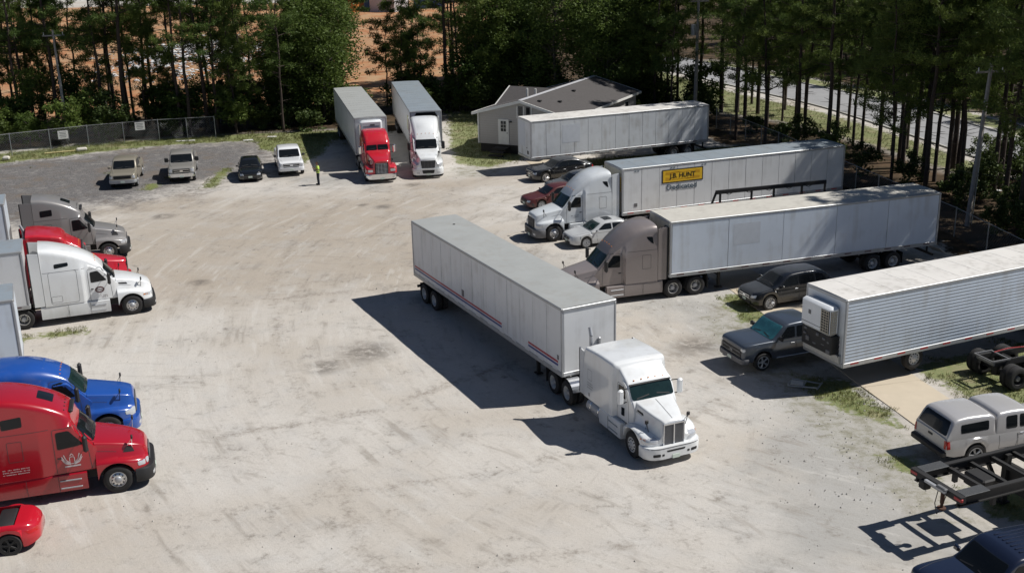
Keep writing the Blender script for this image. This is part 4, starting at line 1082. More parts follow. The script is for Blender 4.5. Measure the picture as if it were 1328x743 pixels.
def marks(mb, x, z, w_, h, n, seed, rows=1, y=0):
    """illegible little lettering: rows of short bars"""
    rr = random.Random(seed)
    for r_ in range(rows):
        xx = x - w_ / 2
        while xx < x + w_ / 2:
            l = rr.uniform(.4, 1.0) * w_ / n
            
            if rr.random() > .12: yield (xx, z - r_ * h * 2.1, l * .58, h * rr.uniform(.6, 1.0))
            xx += l
M_GREYINK = mat('grey_vinyl_lettering', (.22, .23, .24), .5)
M_WINK = mat('white_vinyl_lettering', (.60, .54, .54), .5)
M_DINK = mat('dark_emblem_vinyl', (.10, .035, .035), .5)
lg = MB()
for (a, b, l, h_) in marks(lg, -4.45, 1.72, .42, .05, 6, 2, 3): strip(lg, cb0, [(a, b), (a + l, b)], 'y', h_, .006, False, True)
strip(lg, cb0, [(-4.28, 1.86), (-4.62, 1.86), (-4.62, 2.28), (-4.28, 2.28)], 'y', .016, .006, True, True)
strip(lg, cb0, [(-4.5, 1.16), (-4.5, 1.30)], 'y', .10, .006, False, True)
sides(lg, 'sleeper_lettering', M_GREYINK, T0)
dec('cab_lower_window', cb0, [(-2.05, 1.25), (-2.28, 1.22), (-2.28, 1.55), (-2.05, 1.58)], 'y', M_GLASS, T0, sides=True, r=.03)

TB, hbB, cbB = tractor('cascadia', M_WHITE2, 'white truck coupled to the trailer with the yellow sign', place((6.495, 70.685), -159.9, 5.65), -159.9, M_GLASSG, None, bumper_col=M_TRIM)
dl = MB()
for (a, b, l, h_) in marks(dl, -2.6, 1.45, .45, .05, 5, 5, 2): strip(dl, cbB, [(a, b), (a + l, b)], 'y', h_, .006, False, True)
sides(dl, 'door_lettering', M_GREYINK, TB)
TC, _, _ = tractor('cascadia', M_TAUPE, 'taupe truck coupled to the plain pale trailer', place((7.785, 58.023), -162.7, 5.65), -162.7, M_GLASSG, None)
TF, _, _ = tractor('intl', M_RED2, 'red truck with chrome bumper parked nose-out at the back of the lot', (-9.55, 85.0), -77.0, M_GLASS, M_WHEELW)
TG, _, _ = tractor('cascadia', M_WHITE, 'white truck parked nose-out beside the red one near the house', (-6.15, 86.2), -83.5, M_GLASS, None)
TL1, _, _ = tractor('volvo', M_GREYT, 'grey sleeper truck with damaged nose at the left, farthest of its row', (-23.3, 67.9), 18, M_GLASS, None, bumper_col=M_BLACK)
TL2, _, _ = tractor('t660', M_RED2, 'red truck half hidden behind the white truck on the left', (-21.1, 61.05), 20, M_GLASS, None)
TL3, hb3, cb3 = tractor('t680', M_WHITE, 'white sleeper truck with round door emblem in the left row', (-18.9, 57.75), 20.9, M_GLASS, M_ALU)
em = MB()
cc = [(-2.62 + .20 * math.cos(2 * math.pi * i / 20), 1.55 + .13 * math.sin(2 * math.pi * i / 20)) for i in range(20)]
strip(em, cb3, cc, 'y', .07, .006, True, True)
strip(em, cb3, [(-2.48, 1.53), (-2.78, 1.57)], 'y', .05, .006, False, True)
for (a, b, l, h_) in marks(em, -2.45, 1.22, .3, .04, 4, 8, 2): strip(em, cb3, [(a, b), (a + l, b)], 'y', h_, .006, False, True)
sides(em, 'door_emblem', M_DINK, TL3)
TYPES['midroof'] = dict(TYPES['cascadia'], cz=[(-1.62, 1.70), (-1.75, 1.86), (-2.08, 2.25), (-2.45, 2.66), (-2.60, 2.78), (-2.9, 2.96), (-3.3, 3.12), (-3.8, 3.22), (-4.3, 3.26), (-4.8, 3.27), (-5.0, 3.25)], sleepwin=None, cshould=2.5, brow=2.6, ext=(-5.02, -5.3))
TL4, _, _ = tractor('midroof', M_BLUE, 'blue truck in the left row behind the near red truck', (-15.15, 42.7), 17, M_GLASSG, None)
TL5, hb5, cb5 = tractor('volvo', M_RED, 'red sleeper truck with winged door emblem, nearest of the left row', (-13.35, 38.4), 16.5, M_GLASS, M_ALU)
wg = MB()
for s in (1, -1):   # crest with two spread wings over a bar
    c0 = -2.62
    for k, (a, b) in enumerate([((.06, 1.38), (.26, 1.72)), ((.06, 1.36), (.33, 1.66)), ((.06, 1.34), (.34, 1.58)), ((.06, 1.33), (.30, 1.50))]):
        strip(wg, cb5, [(c0 + s * a[0], a[1]), (c0 + s * (a[0] + b[0]) * .62, (a[1] + b[1]) / 2 - .03), (c0 + s * b[0], b[1])], 'y', .028, .006, False, True)
strip(wg, cb5, rpoly([(-2.54, 1.36), (-2.70, 1.36), (-2.70, 1.62), (-2.54, 1.62)], .05), 'y', .022, .006, True, True)
strip(wg, cb5, [(-2.56, 1.66), (-2.62, 1.74), (-2.68, 1.66)], 'y', .025, .006, False, True)
strip(wg, cb5, [(-2.36, 1.27), (-2.88, 1.27)], 'y', .055, .006, False, True)
sides(wg, 'door_emblem', M_WINK, TL5)
wt_ = MB()
for (a, b, l, h_) in marks(wt_, -4.45, 1.48, .85, .042, 17, 11, 3): strip(wt_, cb5, [(a, b), (a + l, b)], 'y', h_, .006, False, True)
sides(wt_, 'sleeper_lettering', M_WINK, TL5)

# ------------------------------------------------------------------ CARS AND PICKUPS
# local frame: x forward, origin on the ground under the front bumper
def car(S, col, label, loc, hdg, name='parked_car', cat='car', glass=M_GLASS, glass_side=None, rim=None, group='cars parked in the lot', grille=None, lamp=None, trim=None):
    t = thing(name, label, cat, (loc[0], loc[1], 0), hdg, group)
    L, W, Rw = S['L'], S['W'] / 2, S['R']; axs = S['ax']
    ra = Rw + .06; zc = Rw
    lamp = lamp or M_LAMP; gs = glass_side or M_GLASS; trim = trim or M_BLACK
    cw = S.get('plan', [(0, .70), (-.06, .82), (-.2, .93), (-.5, .99), (-1.2, 1), (-L + .8, 1), (-L + .25, .96), (-L + .06, .88), (-L, .82)])
    def bsec(x):
        w_ = W * K(x, cw); zt = K(x, S['top']); base = S['base'] + .06 * max(0, 1 - abs(x) / .3) + .10 * max(0, 1 - abs(x + L) / .35)
        zb = base
        for a in axs: zb = max(zb, cab_arch(x, a, ra, zc, base))
        zb = min(zb, zt - .10); r = S.get('r', .10)
        zm = zb + (zt - zb) * .45
        sh = S.get('tumble', .06)
        pit = S.get('pit')
        topc = [(w_ * .55, zt + .012), (0, zt + .02)]
        if pit and pit[1] <= x <= pit[0]: topc = [(w_ - r - .06, zt - .42), (0, zt - .45)]
        return [(0, zb), (w_ - .10, zb), (w_ - .03, zb + .02), (w_, max(zb + .03, zm - .1)), (w_, max(zb + .04, zm + .05))] + arc_corner(w_ - sh, zt, r, 4) + topc
    xs_ = set([round(x, 3) for x in frange(0, -L, .12)] + [-.03, -.08, -L + .03, -L + .08])
    for a in axs: xs_ |= set(round(x, 3) for x in frange(a + ra, a - ra, .05))
    if S.get('pit'): xs_ |= set(round(v, 3) for v in (S['pit'][0], S['pit'][0] + .01, S['pit'][1], S['pit'][1] - .01))
    bm_ = MB().loft(sorted([x for x in xs_ if -L <= x <= 0], reverse=True), bsec); bv = bm_.bvh()
    bm_.build('body', col, t, 36)
    MB().box((-L / 2, 0, S['base'] + .17), (L - .5, 2 * W - .50, .34)).build('underbody', M_FRAME, t)
    # greenhouse
    cbv = None
    for nm, gk in (('cabin', S.get('cab')), ('bed_shell', S.get('shell'))):
        if not gk: continue
        pk = S['wk'].startswith('pick')
        gz, w0, w1 = gk['z'], W * gk.get('w0', .95 if pk else .94), W * (gk.get('w1', .76) if not pk else .86)
        if gk.get('ws') and pk: gk = dict(gk, ws=[(a * (1.08 if i < 2 else 1.14), b) for i, (a, b) in enumerate(gk['ws'])])
        if gk.get('back') and pk: gk = dict(gk, back=[(a * 1.08, b) for a, b in gk['back']])
        zt_max = max(k[1] for k in gz); zbelt = gk['belt']
        def gsec(x):
            zt = K(x, gz); f = min(1, max(0.05, (zt - zbelt + .05) / (zt_max - zbelt + .05)))
            wt = w0 + (w1 - w0) * f; r = min(.13, (zt - zbelt + .12) * .4)
            return [(0, zbelt - .08), (w0, zbelt - .08), (w0, zbelt - .02), (w0 + (wt - w0) * .5, zbelt - .02 + (zt - r - zbelt + .02) * .5)] + arc_corner(wt, zt, r, 4) + [(wt * .5, zt + .025), (0, zt + .035)]
        gm = MB().loft(sorted(set([round(x, 3) for x in frange(gz[0][0], gz[-1][0], .10)] + [k[0] for k in gz]), reverse=True), gsec)
        gb = gm.bvh(); gm.build(nm, gk.get('col', col), t, 36)
        if gk.get('ws'): dec('windshield', gb, gk['ws'], 'x', glass, t, r=.08, rings=8, off=.018)
        if gk.get('back'): dec('rear_window', gb, gk['back'], 'b', M_GLASS, t, r=.07, rings=8, off=.018)
        for pw in gk.get('side', []): dec('side_window', gb, pw, 'y', gs, t, sides=True, r=.06, off=.008)
        if gk.get('sun'): dec('sunroof', gb, gk['sun'], 'z', M_GLASS, t, r=.05)
        if nm == 'cabin': cbv = gb; cgk = gk
    # doors, handles
    g = MB()
    for a, b, z0, z1 in S.get('doors', []):
        strip(g, bv, [(a, z1), (a - .02, z0 + .15), (a - .06, z0), (b, z0), (b, z1)], 'y', .014, .004, False, True)
    if g.v: sides(g, 'door_gaps', M_GAP, t)
    if cbv is not None:
        x1 = cgk['z'][0][0]; hg = MB()
        strip(hg, bv, [(-.14, .66 * W), (x1 * .5, .78 * W), (x1 - .02, .84 * W)], 'z', .014, .004, False, True)
        sides(hg, 'hood_gap', M_GAP, t)
        zw = cgk['ws'][0][1]
        for s in (1, -1):
            wp = MB(); strip(wp, cbv, [(s * .60, zw + .04), (s * .10, zw + .10)], 'x', .028, .026); wp.build('wiper', M_BLACK, t)
    for x, z in S.get('handles', []):
        for s in (1, -1):
            p = cast(bv, (x, z), 'y', .012); MB().rbox((p.x, s * p.y, p.z), (.20, .03, .035), .012).build('door_handle', S.get('handle_m', M_CHROME), t)
    # nose and tail
    dec('grille', bv, S['grille'], 'x', grille or M_BLACK, t, r=.04, off=.014)
    if S.get('gbar'):
        gg = MB(); z0 = S['grille'][0][1]; z1 = S['grille'][2][1]; ww = S['grille'][2][0]
        for i in range(S['gbar']):
            z = z0 + (z1 - z0) * (i + .5) / S['gbar']; p = cast(bv, (0, z), 'x', .02); gg.box((p.x, 0, z), (.03, ww * 1.85, .035))
        gg.box((cast(bv, (0, (z0 + z1) / 2), 'x', .025).x, 0, (z0 + z1) / 2), (.03, .22, .10))
        gg.build('grille_bars', S.get('gbar_m', M_CHROME), t)
    dec('headlight', bv, S['lamp'], 'x', lamp, t, sides=True, r=.04, off=.012)
    if S.get('lower'): dec('lower_intake', bv, S['lower'], 'x', M_BLACK, t, r=.04, off=.012)
    if S.get('fbump'):
        a, b = S['fbump']
        def fb(x):
            ww = W * K(x, [(.10, .72), (.06, .88), (-.05, .98), (-.25, 1.01)])
            return [(0, a), (ww - .02, a), (ww, a + .03), (ww, b - .03), (ww - .02, b), (0, b)]
        MB().loft([.10, .08, .06, .02, -.05, -.14, -.25], fb).build('front_bumper', S.get('fbump_m', M_CHROME), t, 40)
    if S.get('rbump'):
        a, b = S['rbump']; MB().rbox((-L - .04, 0, (a + b) / 2), (.22, 2 * W * .97, b - a), .05).build('rear_bumper', S.get('rbump_m', M_BLACK), t, 40)
    MB().box((.02 if not S.get('fbump') else .11, 0, S['platez']), (.02, .30, .13)).build('number_plate', M_PLATE, t)
    dec('tail_light', bv, S['tail'], 'b', M_REDL, t, sides=True, r=.03, off=.014)
    dec('tail_light_side', bv, [(-L + .02, S['tail'][0][1]), (-L + .16, S['tail'][0][1]), (-L + .14, S['tail'][2][1]), (-L + .02, S['tail'][2][1])], 'y', M_REDL, t, sides=True, r=.02, off=.008)
    for s in (1, -1):
        if S.get('mirror'):
            x, z, sz = S['mirror']
            o = MB().rbox((x, s * (W * .97 + sz * .55), z), (sz * .55, sz, sz * S.get('mir_h', .75)), .04).build('side_mirror', S.get('mirror_m') or col, t, 40)
            MB().rbox((x, s * (W * .93), z - .04), (.06, .16, .05), .01).build('mirror_arm', M_BLACK, o)
        for a in axs: wheel(t, a, s * (W - .13), Rw, S['wk'], rim or M_DULLALU, rim or M_TRIM)
        if S.get('step'): MB().rbox((sum(S['step']) / 2, s * (W + .02), S['base'] + .08), (abs(S['step'][0] - S['step'][1]), .14, .06), .02).build('side_step', S.get('step_m', M_DULLALU), t)
    if S.get('bed'):
        a, b, z = S['bed']; bd = MB()
        bd.box(((a + b) / 2, 0, z), (abs(a - b), 2 * W * .78, .012)); bd.build('bed_cover', M_BLACK, t)
    if S.get('antenna'): MB().rbox((S['antenna'][0], 0, S['antenna'][1] + .06), (.12, .05, .06), .02).build('roof_antenna', M_BLACK, t)
    return t, bv, cbv

PICK = dict(L=5.85, W=2.0, R=.40, ax=(-.98, -4.62), base=.42, wk='pick', r=.09, tumble=.05,
    plan=[(0, .86), (-.05, .93), (-.2, .98), (-.6, 1), (-5.6, 1), (-5.8, .97), (-5.85, .95)],
    top=[(0, 1.02), (-.04, 1.08), (-.16, 1.14), (-.5, 1.18), (-1.5, 1.22), (-1.8, 1.22), (-3.75, 1.22), (-3.85, 1.26), (-5.8, 1.26), (-5.85, 1.22)],
    cab=dict(belt=1.2, z=[(-1.42, 1.22), (-1.6, 1.36), (-2.12, 1.82), (-2.3, 1.88), (-2.9, 1.91), (-3.6, 1.88), (-3.72, 1.80), (-3.84, 1.25)],
        ws=[(-.74, 1.27), (.74, 1.27), (.66, 1.78), (-.66, 1.78)], back=[(-.6, 1.35), (.6, 1.35), (.55, 1.75), (-.55, 1.75)],
        side=[[(-1.78, 1.28), (-2.58, 1.28), (-2.58, 1.76), (-2.22, 1.76)], [(-2.68, 1.28), (-3.55, 1.28), (-3.50, 1.74), (-2.68, 1.76)]]),
    doors=[(-1.55, -2.62, .52, 1.2), (-2.64, -3.62, .52, 1.2)], handles=[(-2.45, 1.06), (-3.45, 1.06)], bed=(-3.95, -5.72, 1.272),
    grille=[(-.62, .78), (.62, .78), (.64, 1.02), (-.64, 1.02)], gbar=2, lamp=[(.68, .80), (.90, .80), (.92, 1.00), (.70, 1.02)],
    fbump=(.46, .70), rbump=(.48, .72), platez=.56, tail=[(.78, .80), (.93, .80), (.93, 1.16), (.78, 1.16)], mirror=(-1.75, 1.36, .24))
def V(_b, **kw):
    d = dict(_b); d.update(kw); return d
SEDAN = dict(L=4.95, W=1.86, R=.33, ax=(-.92, -3.85), base=.22, wk='car_ten', r=.10, tumble=.07,
    top=[(0, .60), (-.05, .70), (-.2, .77), (-.9, .87), (-1.4, .94), (-2.2, .97), (-4.0, 1.0), (-4.7, .98), (-4.9, .90), (-4.95, .8)],
    cab=dict(belt=.94, z=[(-1.30, .95), (-1.5, 1.05), (-2.05, 1.36), (-2.4, 1.43), (-2.9, 1.45), (-3.3, 1.41), (-3.7, 1.26), (-4.15, 1.02)],
        ws=[(-.68, .99), (.68, .99), (.58, 1.34), (-.58, 1.34)], back=[(-.6, 1.06), (.6, 1.06), (.52, 1.30), (-.52, 1.30)],
        side=[[(-1.70, 1.0), (-2.62, 1.0), (-2.62, 1.33), (-2.2, 1.32)], [(-2.70, 1.0), (-3.75, 1.0), (-3.4, 1.30), (-2.70, 1.33)]], w1=.74),
    doors=[(-1.6, -2.66, .32, .95), (-2.68, -3.6, .32, .95)], handles=[(-2.5, .82), (-3.45, .84)],
    grille=[(-.42, .50), (.42, .50), (.46, .66), (-.46, .66)], gbar=2, lamp=[(.48, .56), (.78, .56), (.76, .70), (.52, .70)], lower=[(-.5, .28), (.5, .28), (.5, .42), (-.5, .42)],
    platez=.44, tail=[(.45, .74), (.76, .74), (.76, .90), (.45, .90)], mirror=(-1.62, 1.02, .18))
SUV = V(SEDAN, L=4.75, W=1.90, R=.38, ax=(-.92, -3.75), base=.30, wk='suv_ten',
    top=[(0, .70), (-.05, .84), (-.2, .92), (-.9, 1.02), (-1.4, 1.08), (-2.2, 1.10), (-4.5, 1.12), (-4.7, 1.05), (-4.75, .95)],
    cab=dict(belt=1.08, z=[(-1.15, 1.09), (-1.4, 1.22), (-1.95, 1.58), (-2.3, 1.67), (-3.0, 1.71), (-3.9, 1.66), (-4.3, 1.50), (-4.68, 1.14)],
        ws=[(-.70, 1.13), (.70, 1.13), (.60, 1.56), (-.60, 1.56)], back=[(-.62, 1.2), (.62, 1.2), (.55, 1.48), (-.55, 1.48)],
        side=[[(-1.62, 1.14), (-2.55, 1.14), (-2.55, 1.57), (-2.12, 1.56)], [(-2.64, 1.14), (-3.55, 1.14), (-3.5, 1.56), (-2.64, 1.57)], [(-3.64, 1.16), (-4.25, 1.18), (-4.0, 1.50), (-3.62, 1.55)]], w1=.76),
    grille=[(-.45, .60), (.45, .60), (.50, .80), (-.50, .80)], lamp=[(.52, .68), (.82, .70), (.80, .84), (.56, .82)], lower=[(-.55, .36), (.55, .36), (.55, .5), (-.55, .5)],
    doors=[(-1.55, -2.58, .42, 1.08), (-2.6, -3.55, .42, 1.08)], handles=[(-2.45, .95), (-3.4, .96)], platez=.52, tail=[(.6, .85), (.82, .85), (.82, 1.05), (.6, 1.05)], mirror=(-1.55, 1.18, .20))

M_GMC = paint('gold_pickup_paint', (.27, .245, .195), .35, .5, .2)
M_F250 = paint('beige_pickup_paint', (.27, .258, .235), .35, .5, .2)
M_CBLK = paint('black_car_paint', (.008, .009, .011), .25)
M_CWHT = paint('white_pickup_paint', (.74, .75, .76))
M_CSLV = paint('silver_pickup_paint', (.47, .46, .46), .35, .5, .25)
M_CPEARL = paint('pearl_sedan_paint', (.48, .49, .50), .3, .6, .1)
M_CCHAR = paint('charcoal_pickup_paint', (.055, .068, .090), .28, .7, .25)
M_CNAVY = paint('navy_pickup_paint', (.010, .015, .035), .25, .8, .1)
M_CRED = paint('red_convertible_paint', (.44, .008, .02), .25, .8)
M_CMAR = paint('maroon_car_paint', (.085, .018, .017), .4, .4)
M_CDK = paint('dark_grey_car_paint', (.03, .033, .04), .3)
MT = M_TRIM
GRP = 'vehicles parked nose-out along the back of the lot'
def mid(a, b, hdg, back=0.0):
    return ((a[0] + b[0]) / 2 - math.cos(rad(hdg)) * back, (a[1] + b[1]) / 2 - math.sin(rad(hdg)) * back)
car(V(PICK, mirror=(-1.75, 1.34, .24), fbump_m=M_DULLALU, gbar_m=M_BLACK), M_GMC, 'gold pickup truck parked leftmost in the back row', (-29.1, 85.1), -79, 'pickup_truck', 'pickup', group=GRP)
car(V(PICK, L=6.2, top=[(0, 1.04), (-.05, 1.16), (-.25, 1.24), (-1.5, 1.30), (-1.8, 1.30), (-3.75, 1.30), (-3.85, 1.34), (-6.1, 1.34), (-6.2, 1.28)], base=.5, R=.42, ax=(-1.0, -4.85),
    plan=[(0, .88), (-.05, .94), (-.2, .98), (-.6, 1), (-6.0, 1), (-6.15, .97), (-6.2, .95)],
    cab=dict(belt=1.28, z=[(-1.42, 1.30), (-1.6, 1.44), (-2.1, 1.92), (-2.3, 1.98), (-2.9, 2.0), (-3.6, 1.97), (-3.72, 1.88), (-3.84, 1.33)],
        ws=[(-.76, 1.36), (.76, 1.36), (.68, 1.88), (-.68, 1.88)], side=[[(-1.78, 1.36), (-2.58, 1.36), (-2.58, 1.85), (-2.22, 1.85)], [(-2.68, 1.36), (-3.55, 1.36), (-3.5, 1.83), (-2.68, 1.85)]]),
    grille=[(-.62, .82), (.62, .82), (.62, 1.12), (-.62, 1.12)], gbar=2, lamp=[(.68, .86), (.92, .86), (.92, 1.1), (.70, 1.12)], fbump=(.52, .78), doors=[(-1.55, -2.62, .6, 1.28), (-2.64, -3.62, .6, 1.28)], bed=(-3.95, -6.0, 1.352),
    mirror=(-1.8, 1.52, .30), mir_h=1.1, mirror_m=M_BLACK, tail=[(.78, .85), (.93, .85), (.93, 1.2), (.78, 1.2)]), M_F250, 'beige heavy pickup truck with big black mirrors in the back row', (-25.05, 86.6), -77.5, 'pickup_truck', 'pickup', group=GRP)
car(V(SEDAN, L=4.3, W=1.80, ax=(-.85, -3.4), top=[(0, .62), (-.05, .74), (-.2, .82), (-.9, .94), (-1.4, 1.0), (-3.8, 1.03), (-4.2, .98), (-4.3, .85)],
    cab=dict(belt=1.0, z=[(-1.05, 1.01), (-1.3, 1.14), (-1.85, 1.44), (-2.2, 1.50), (-2.8, 1.50), (-3.4, 1.38), (-4.0, 1.08)], ws=[(-.68, 1.05), (.68, 1.05), (.58, 1.42), (-.58, 1.42)], side=[[(-1.5, 1.06), (-2.3, 1.06), (-2.3, 1.4), (-1.95, 1.39)], [(-2.4, 1.06), (-3.3, 1.06), (-3.1, 1.36), (-2.4, 1.4)]], w1=.74),
    doors=[(-1.4, -2.35, .32, 1.0)], handles=[(-2.2, .85)], tail=[(.5, .75), (.76, .75), (.76, .92), (.5, .92)], gbar=0), M_CBLK, 'small black car between the beige and white pickups', (-19.75, 86.3), -78, group=GRP)
car(V(PICK, gbar_m=M_CWHT, grille=[(-.60, .74), (.60, .74), (.64, 1.02), (-.64, 1.02)], fbump_m=M_CWHT, mirror_m=M_BLACK), M_CWHT, 'white pickup truck nearest the person in the back row', (-16.9, 88.1), -75.5, 'pickup_truck', 'pickup', group=GRP)
GR2 = 'vehicles parked between the trailers'
car(V(SEDAN, L=5.0, W=1.9, R=.36, wk='suv_ten', top=[(0, .70), (-.04, .84), (-.2, .90), (-1.2, .97), (-1.6, 1.0), (-4.4, 1.03), (-4.9, 1.0), (-5.0, .88)],
    cab=dict(belt=1.0, z=[(-1.5, 1.01), (-1.75, 1.12), (-2.25, 1.40), (-2.6, 1.47), (-3.2, 1.48), (-3.7, 1.42), (-4.45, 1.05)], ws=[(-.7, 1.05), (.7, 1.05), (.6, 1.40), (-.6, 1.40)], side=[[(-1.95, 1.06), (-2.85, 1.06), (-2.85, 1.37), (-2.4, 1.36)], [(-2.93, 1.06), (-4.0, 1.06), (-3.7, 1.33), (-2.93, 1.37)]], w1=.75),
    grille=[(-.5, .52), (.5, .52), (.52, .76), (-.52, .76)], lamp=[(.56, .62), (.84, .62), (.84, .78), (.58, .78)], handle_m=M_CHROME), M_CBLK, 'black sedan with bright wheels beside the old trailer', (1.5, 84.55), -156, group=GR2, rim=M_ALU)
car(V(SEDAN, gbar=0), M_CDK, 'dark car mostly hidden behind the white truck with the signed trailer', (2.7, 80.2), -158, group=GR2)
car(V(SEDAN, gbar=0), M_CMAR, 'maroon car peeking out beyond the white truck hood', (0.95, 76.35), -158, group=GR2)
car(V(SEDAN, cab=V(SEDAN['cab'], sun=[(-2.35, -.38), (-2.85, -.38), (-2.85, .38), (-2.35, .38)])), M_CPEARL, 'pearl white sedan with sunroof between the white and taupe trucks', (3.35, 66.95), -160, group=GR2, glass=M_GLASSG)
car(SUV, M_CBLK, 'black car parked under the pale trailer beside the charcoal pickup', (11.75, 55.15), -160, group=GR2)
car(V(PICK, R=.44, base=.50, W=2.06, top=[(0, 1.14), (-.04, 1.21), (-.16, 1.27), (-.5, 1.31), (-1.5, 1.33), (-1.8, 1.32), (-3.75, 1.31), (-3.85, 1.36), (-5.8, 1.36), (-5.85, 1.3)], r=.07, grille=[(-.76, .70), (.76, .70), (.78, 1.04), (-.78, 1.04)], gbar=2, gbar_m=M_CCHAR, lamp=[(.72, 1.02), (.95, 1.00), (.95, 1.13), (.74, 1.14)], fbump_m=M_TRIM, fbump=(.46, .68), step=(-1.6, -3.9), step_m=M_CHROME, mirror_m=M_BLACK,
    cab=dict(belt=1.28, z=[(-1.42, 1.31), (-1.6, 1.45), (-2.12, 1.91), (-2.3, 1.97), (-2.9, 2.0), (-3.6, 1.97), (-3.72, 1.88), (-3.84, 1.34)], ws=[(-.78, 1.36), (.78, 1.36), (.70, 1.87), (-.70, 1.87)], side=[[(-1.78, 1.37), (-2.58, 1.37), (-2.58, 1.85), (-2.22, 1.85)], [(-2.68, 1.37), (-3.55, 1.37), (-3.50, 1.83), (-2.68, 1.85)]]), bed=(-3.95, -5.72, 1.372), mirror=(-1.75, 1.45, .26), doors=[(-1.55, -2.62, .60, 1.28), (-2.64, -3.62, .60, 1.28)], handles=[(-2.45, 1.14), (-3.45, 1.14)]), M_CCHAR, 'charcoal pickup with teal windshield sunshade in front of the corrugated trailer', (9.6, 47.25), -159.5, 'pickup_truck', 'pickup', glass=M_GLASST, group=GR2, rim=M_DULLALU)
# silver pickup with a bed shell seen from behind
sp, spb, spc = car(V(PICK, L=5.6, ax=(-.95, -4.35), plan=[(0, .86), (-.05, .93), (-.2, .98), (-.6, 1), (-5.3, 1), (-5.55, .98), (-5.6, .96)], bed=None,
    top=[(0, .96), (-.05, 1.06), (-.25, 1.13), (-1.5, 1.18), (-3.5, 1.18), (-5.55, 1.18), (-5.6, 1.14)],
    cab=dict(belt=1.16, z=[(-1.42, 1.18), (-1.6, 1.32), (-2.1, 1.78), (-2.3, 1.84), (-2.8, 1.87), (-3.35, 1.84), (-3.50, 1.72), (-3.54, 1.2)], ws=[(-.74, 1.23), (.74, 1.23), (.66, 1.74), (-.66, 1.74)], side=[[(-1.78, 1.24), (-2.55, 1.24), (-2.55, 1.72), (-2.2, 1.72)], [(-2.66, 1.24), (-3.12, 1.24), (-3.12, 1.70), (-2.66, 1.71)]]),
    shell=dict(belt=1.16, w0=.95, w1=.80, z=[(-3.58, 1.2), (-3.60, 1.76), (-3.8, 1.84), (-4.6, 1.86), (-5.1, 1.82), (-5.25, 1.76), (-5.56, 1.2)], back=[(-.76, 1.24), (.76, 1.24), (.66, 1.72), (-.66, 1.72)], side=[[(-3.85, 1.32), (-5.0, 1.30), (-5.0, 1.62), (-3.85, 1.66)]]),
    doors=[(-1.55, -2.62, .52, 1.16), (-2.64, -3.4, .52, 1.16)], handles=[(-2.45, 1.02)], tail=[(.84, .78), (.95, .78), (.95, 1.10), (.84, 1.10)], rbump=(.46, .70)),
    M_CSLV, 'silver pickup with a bed shell, seen from behind near the right edge', (15.1 + 5.6 * math.cos(rad(15)), 38.1 + 5.6 * math.sin(rad(15))), 15, 'pickup_truck', 'pickup', group=GR2)
dec('tailgate_handle', spb, [(-.13, .98), (.13, .98), (.13, 1.06), (-.13, 1.06)], 'b', M_BLACK, sp, r=.02, off=.012)
# dark blue pickup in the corner
nv, nvb, nvc = car(V(PICK, R=.42, base=.46, top=[(0, 1.08), (-.04, 1.15), (-.16, 1.21), (-.5, 1.25), (-1.5, 1.27), (-1.8, 1.26), (-3.75, 1.25), (-3.85, 1.3), (-5.8, 1.3), (-5.85, 1.25)],
    cab=V(PICK['cab'], z=[(-1.42, 1.24), (-1.6, 1.38), (-2.15, 1.86), (-2.35, 1.93), (-2.9, 1.96), (-4.0, 1.93), (-4.12, 1.84), (-4.2, 1.28)])), M_CNAVY, 'dark navy pickup cut off by the bottom right corner', (11.55, 28.15), -163, 'pickup_truck', 'pickup', group=GR2)
rs = MB()
for y in frange(-.52, .52, .17):
    for x in (-2.6,): p = cast(nvc, (x - .55, y), 'z', .0); rs.rbox((p.x, p.y, p.z + .004), (1.3, .05, .02), .008)
rs.build('roof_ribs', M_CNAVY, nv)
MB().rbox((-1.9, .2, 1.66), (.10, .14, .01), .004).build('windshield_sticker', M_PLATE, nv)
# red convertible, tail toward the lot
cv, cvb, _ = car(dict(L=4.45, W=1.84, R=.35, ax=(-.9, -3.55), base=.20, wk='suv', r=.14, tumble=.10, pit=(-1.75, -3.75),
    plan=[(0, .60), (-.08, .78), (-.3, .92), (-.7, .99), (-1.2, 1), (-3.6, 1.0), (-4.0, .95), (-4.25, .84), (-4.4, .66), (-4.45, .55)],
    top=[(0, .55), (-.1, .66), (-.5, .80), (-1.4, .90), (-2.5, .93), (-3.6, .96), (-4.1, .93), (-4.35, .82), (-4.45, .68)],
    grille=[(-.5, .3), (.5, .3), (.5, .45), (-.5, .45)], lamp=[(.5, .58), (.75, .60), (.72, .68), (.52, .66)], platez=.42, tail=[(.52, .62), (.80, .62), (.80, .74), (.55, .74)], mirror=(-1.7, .95, .17)), M_CRED, 'red open convertible cut off by the left edge below the red truck', (-15.72 - 4.45 * .974, 33.9 - 4.45 * .225), 193, group='cars parked in the lot', rim=M_BLACK)
inn = MB(); inn.box((-2.75, 0, .56), (1.95, 1.38, .06)); inn.build('cabin_floor', M_BLACK, cv)
for s in (1, -1):
    st = MB(); st.rbox((-2.55, s * .36, .68), (.55, .48, .18), .06); st.rbox((-2.86, s * .36, .92), (.16, .48, .55), .07)
    so_ = st.build('seat', M_SEATT, cv, 40)
    MB().rbox((-2.9, s * .36, 1.24), (.10, .26, .16), .05).build('headrest', M_SEATT, so_, 40)
MB().rbox((-3.42, 0, .86), (.55, 1.30, .10), .05).build('rear_bench', M_BLACK, cv, 40)
MB().prism([(-1.55, .90), (-1.62, .90), (-2.02, 1.26), (-1.98, 1.28)], 'y', -.68, .68).build('windshield', M_GLASS, cv)

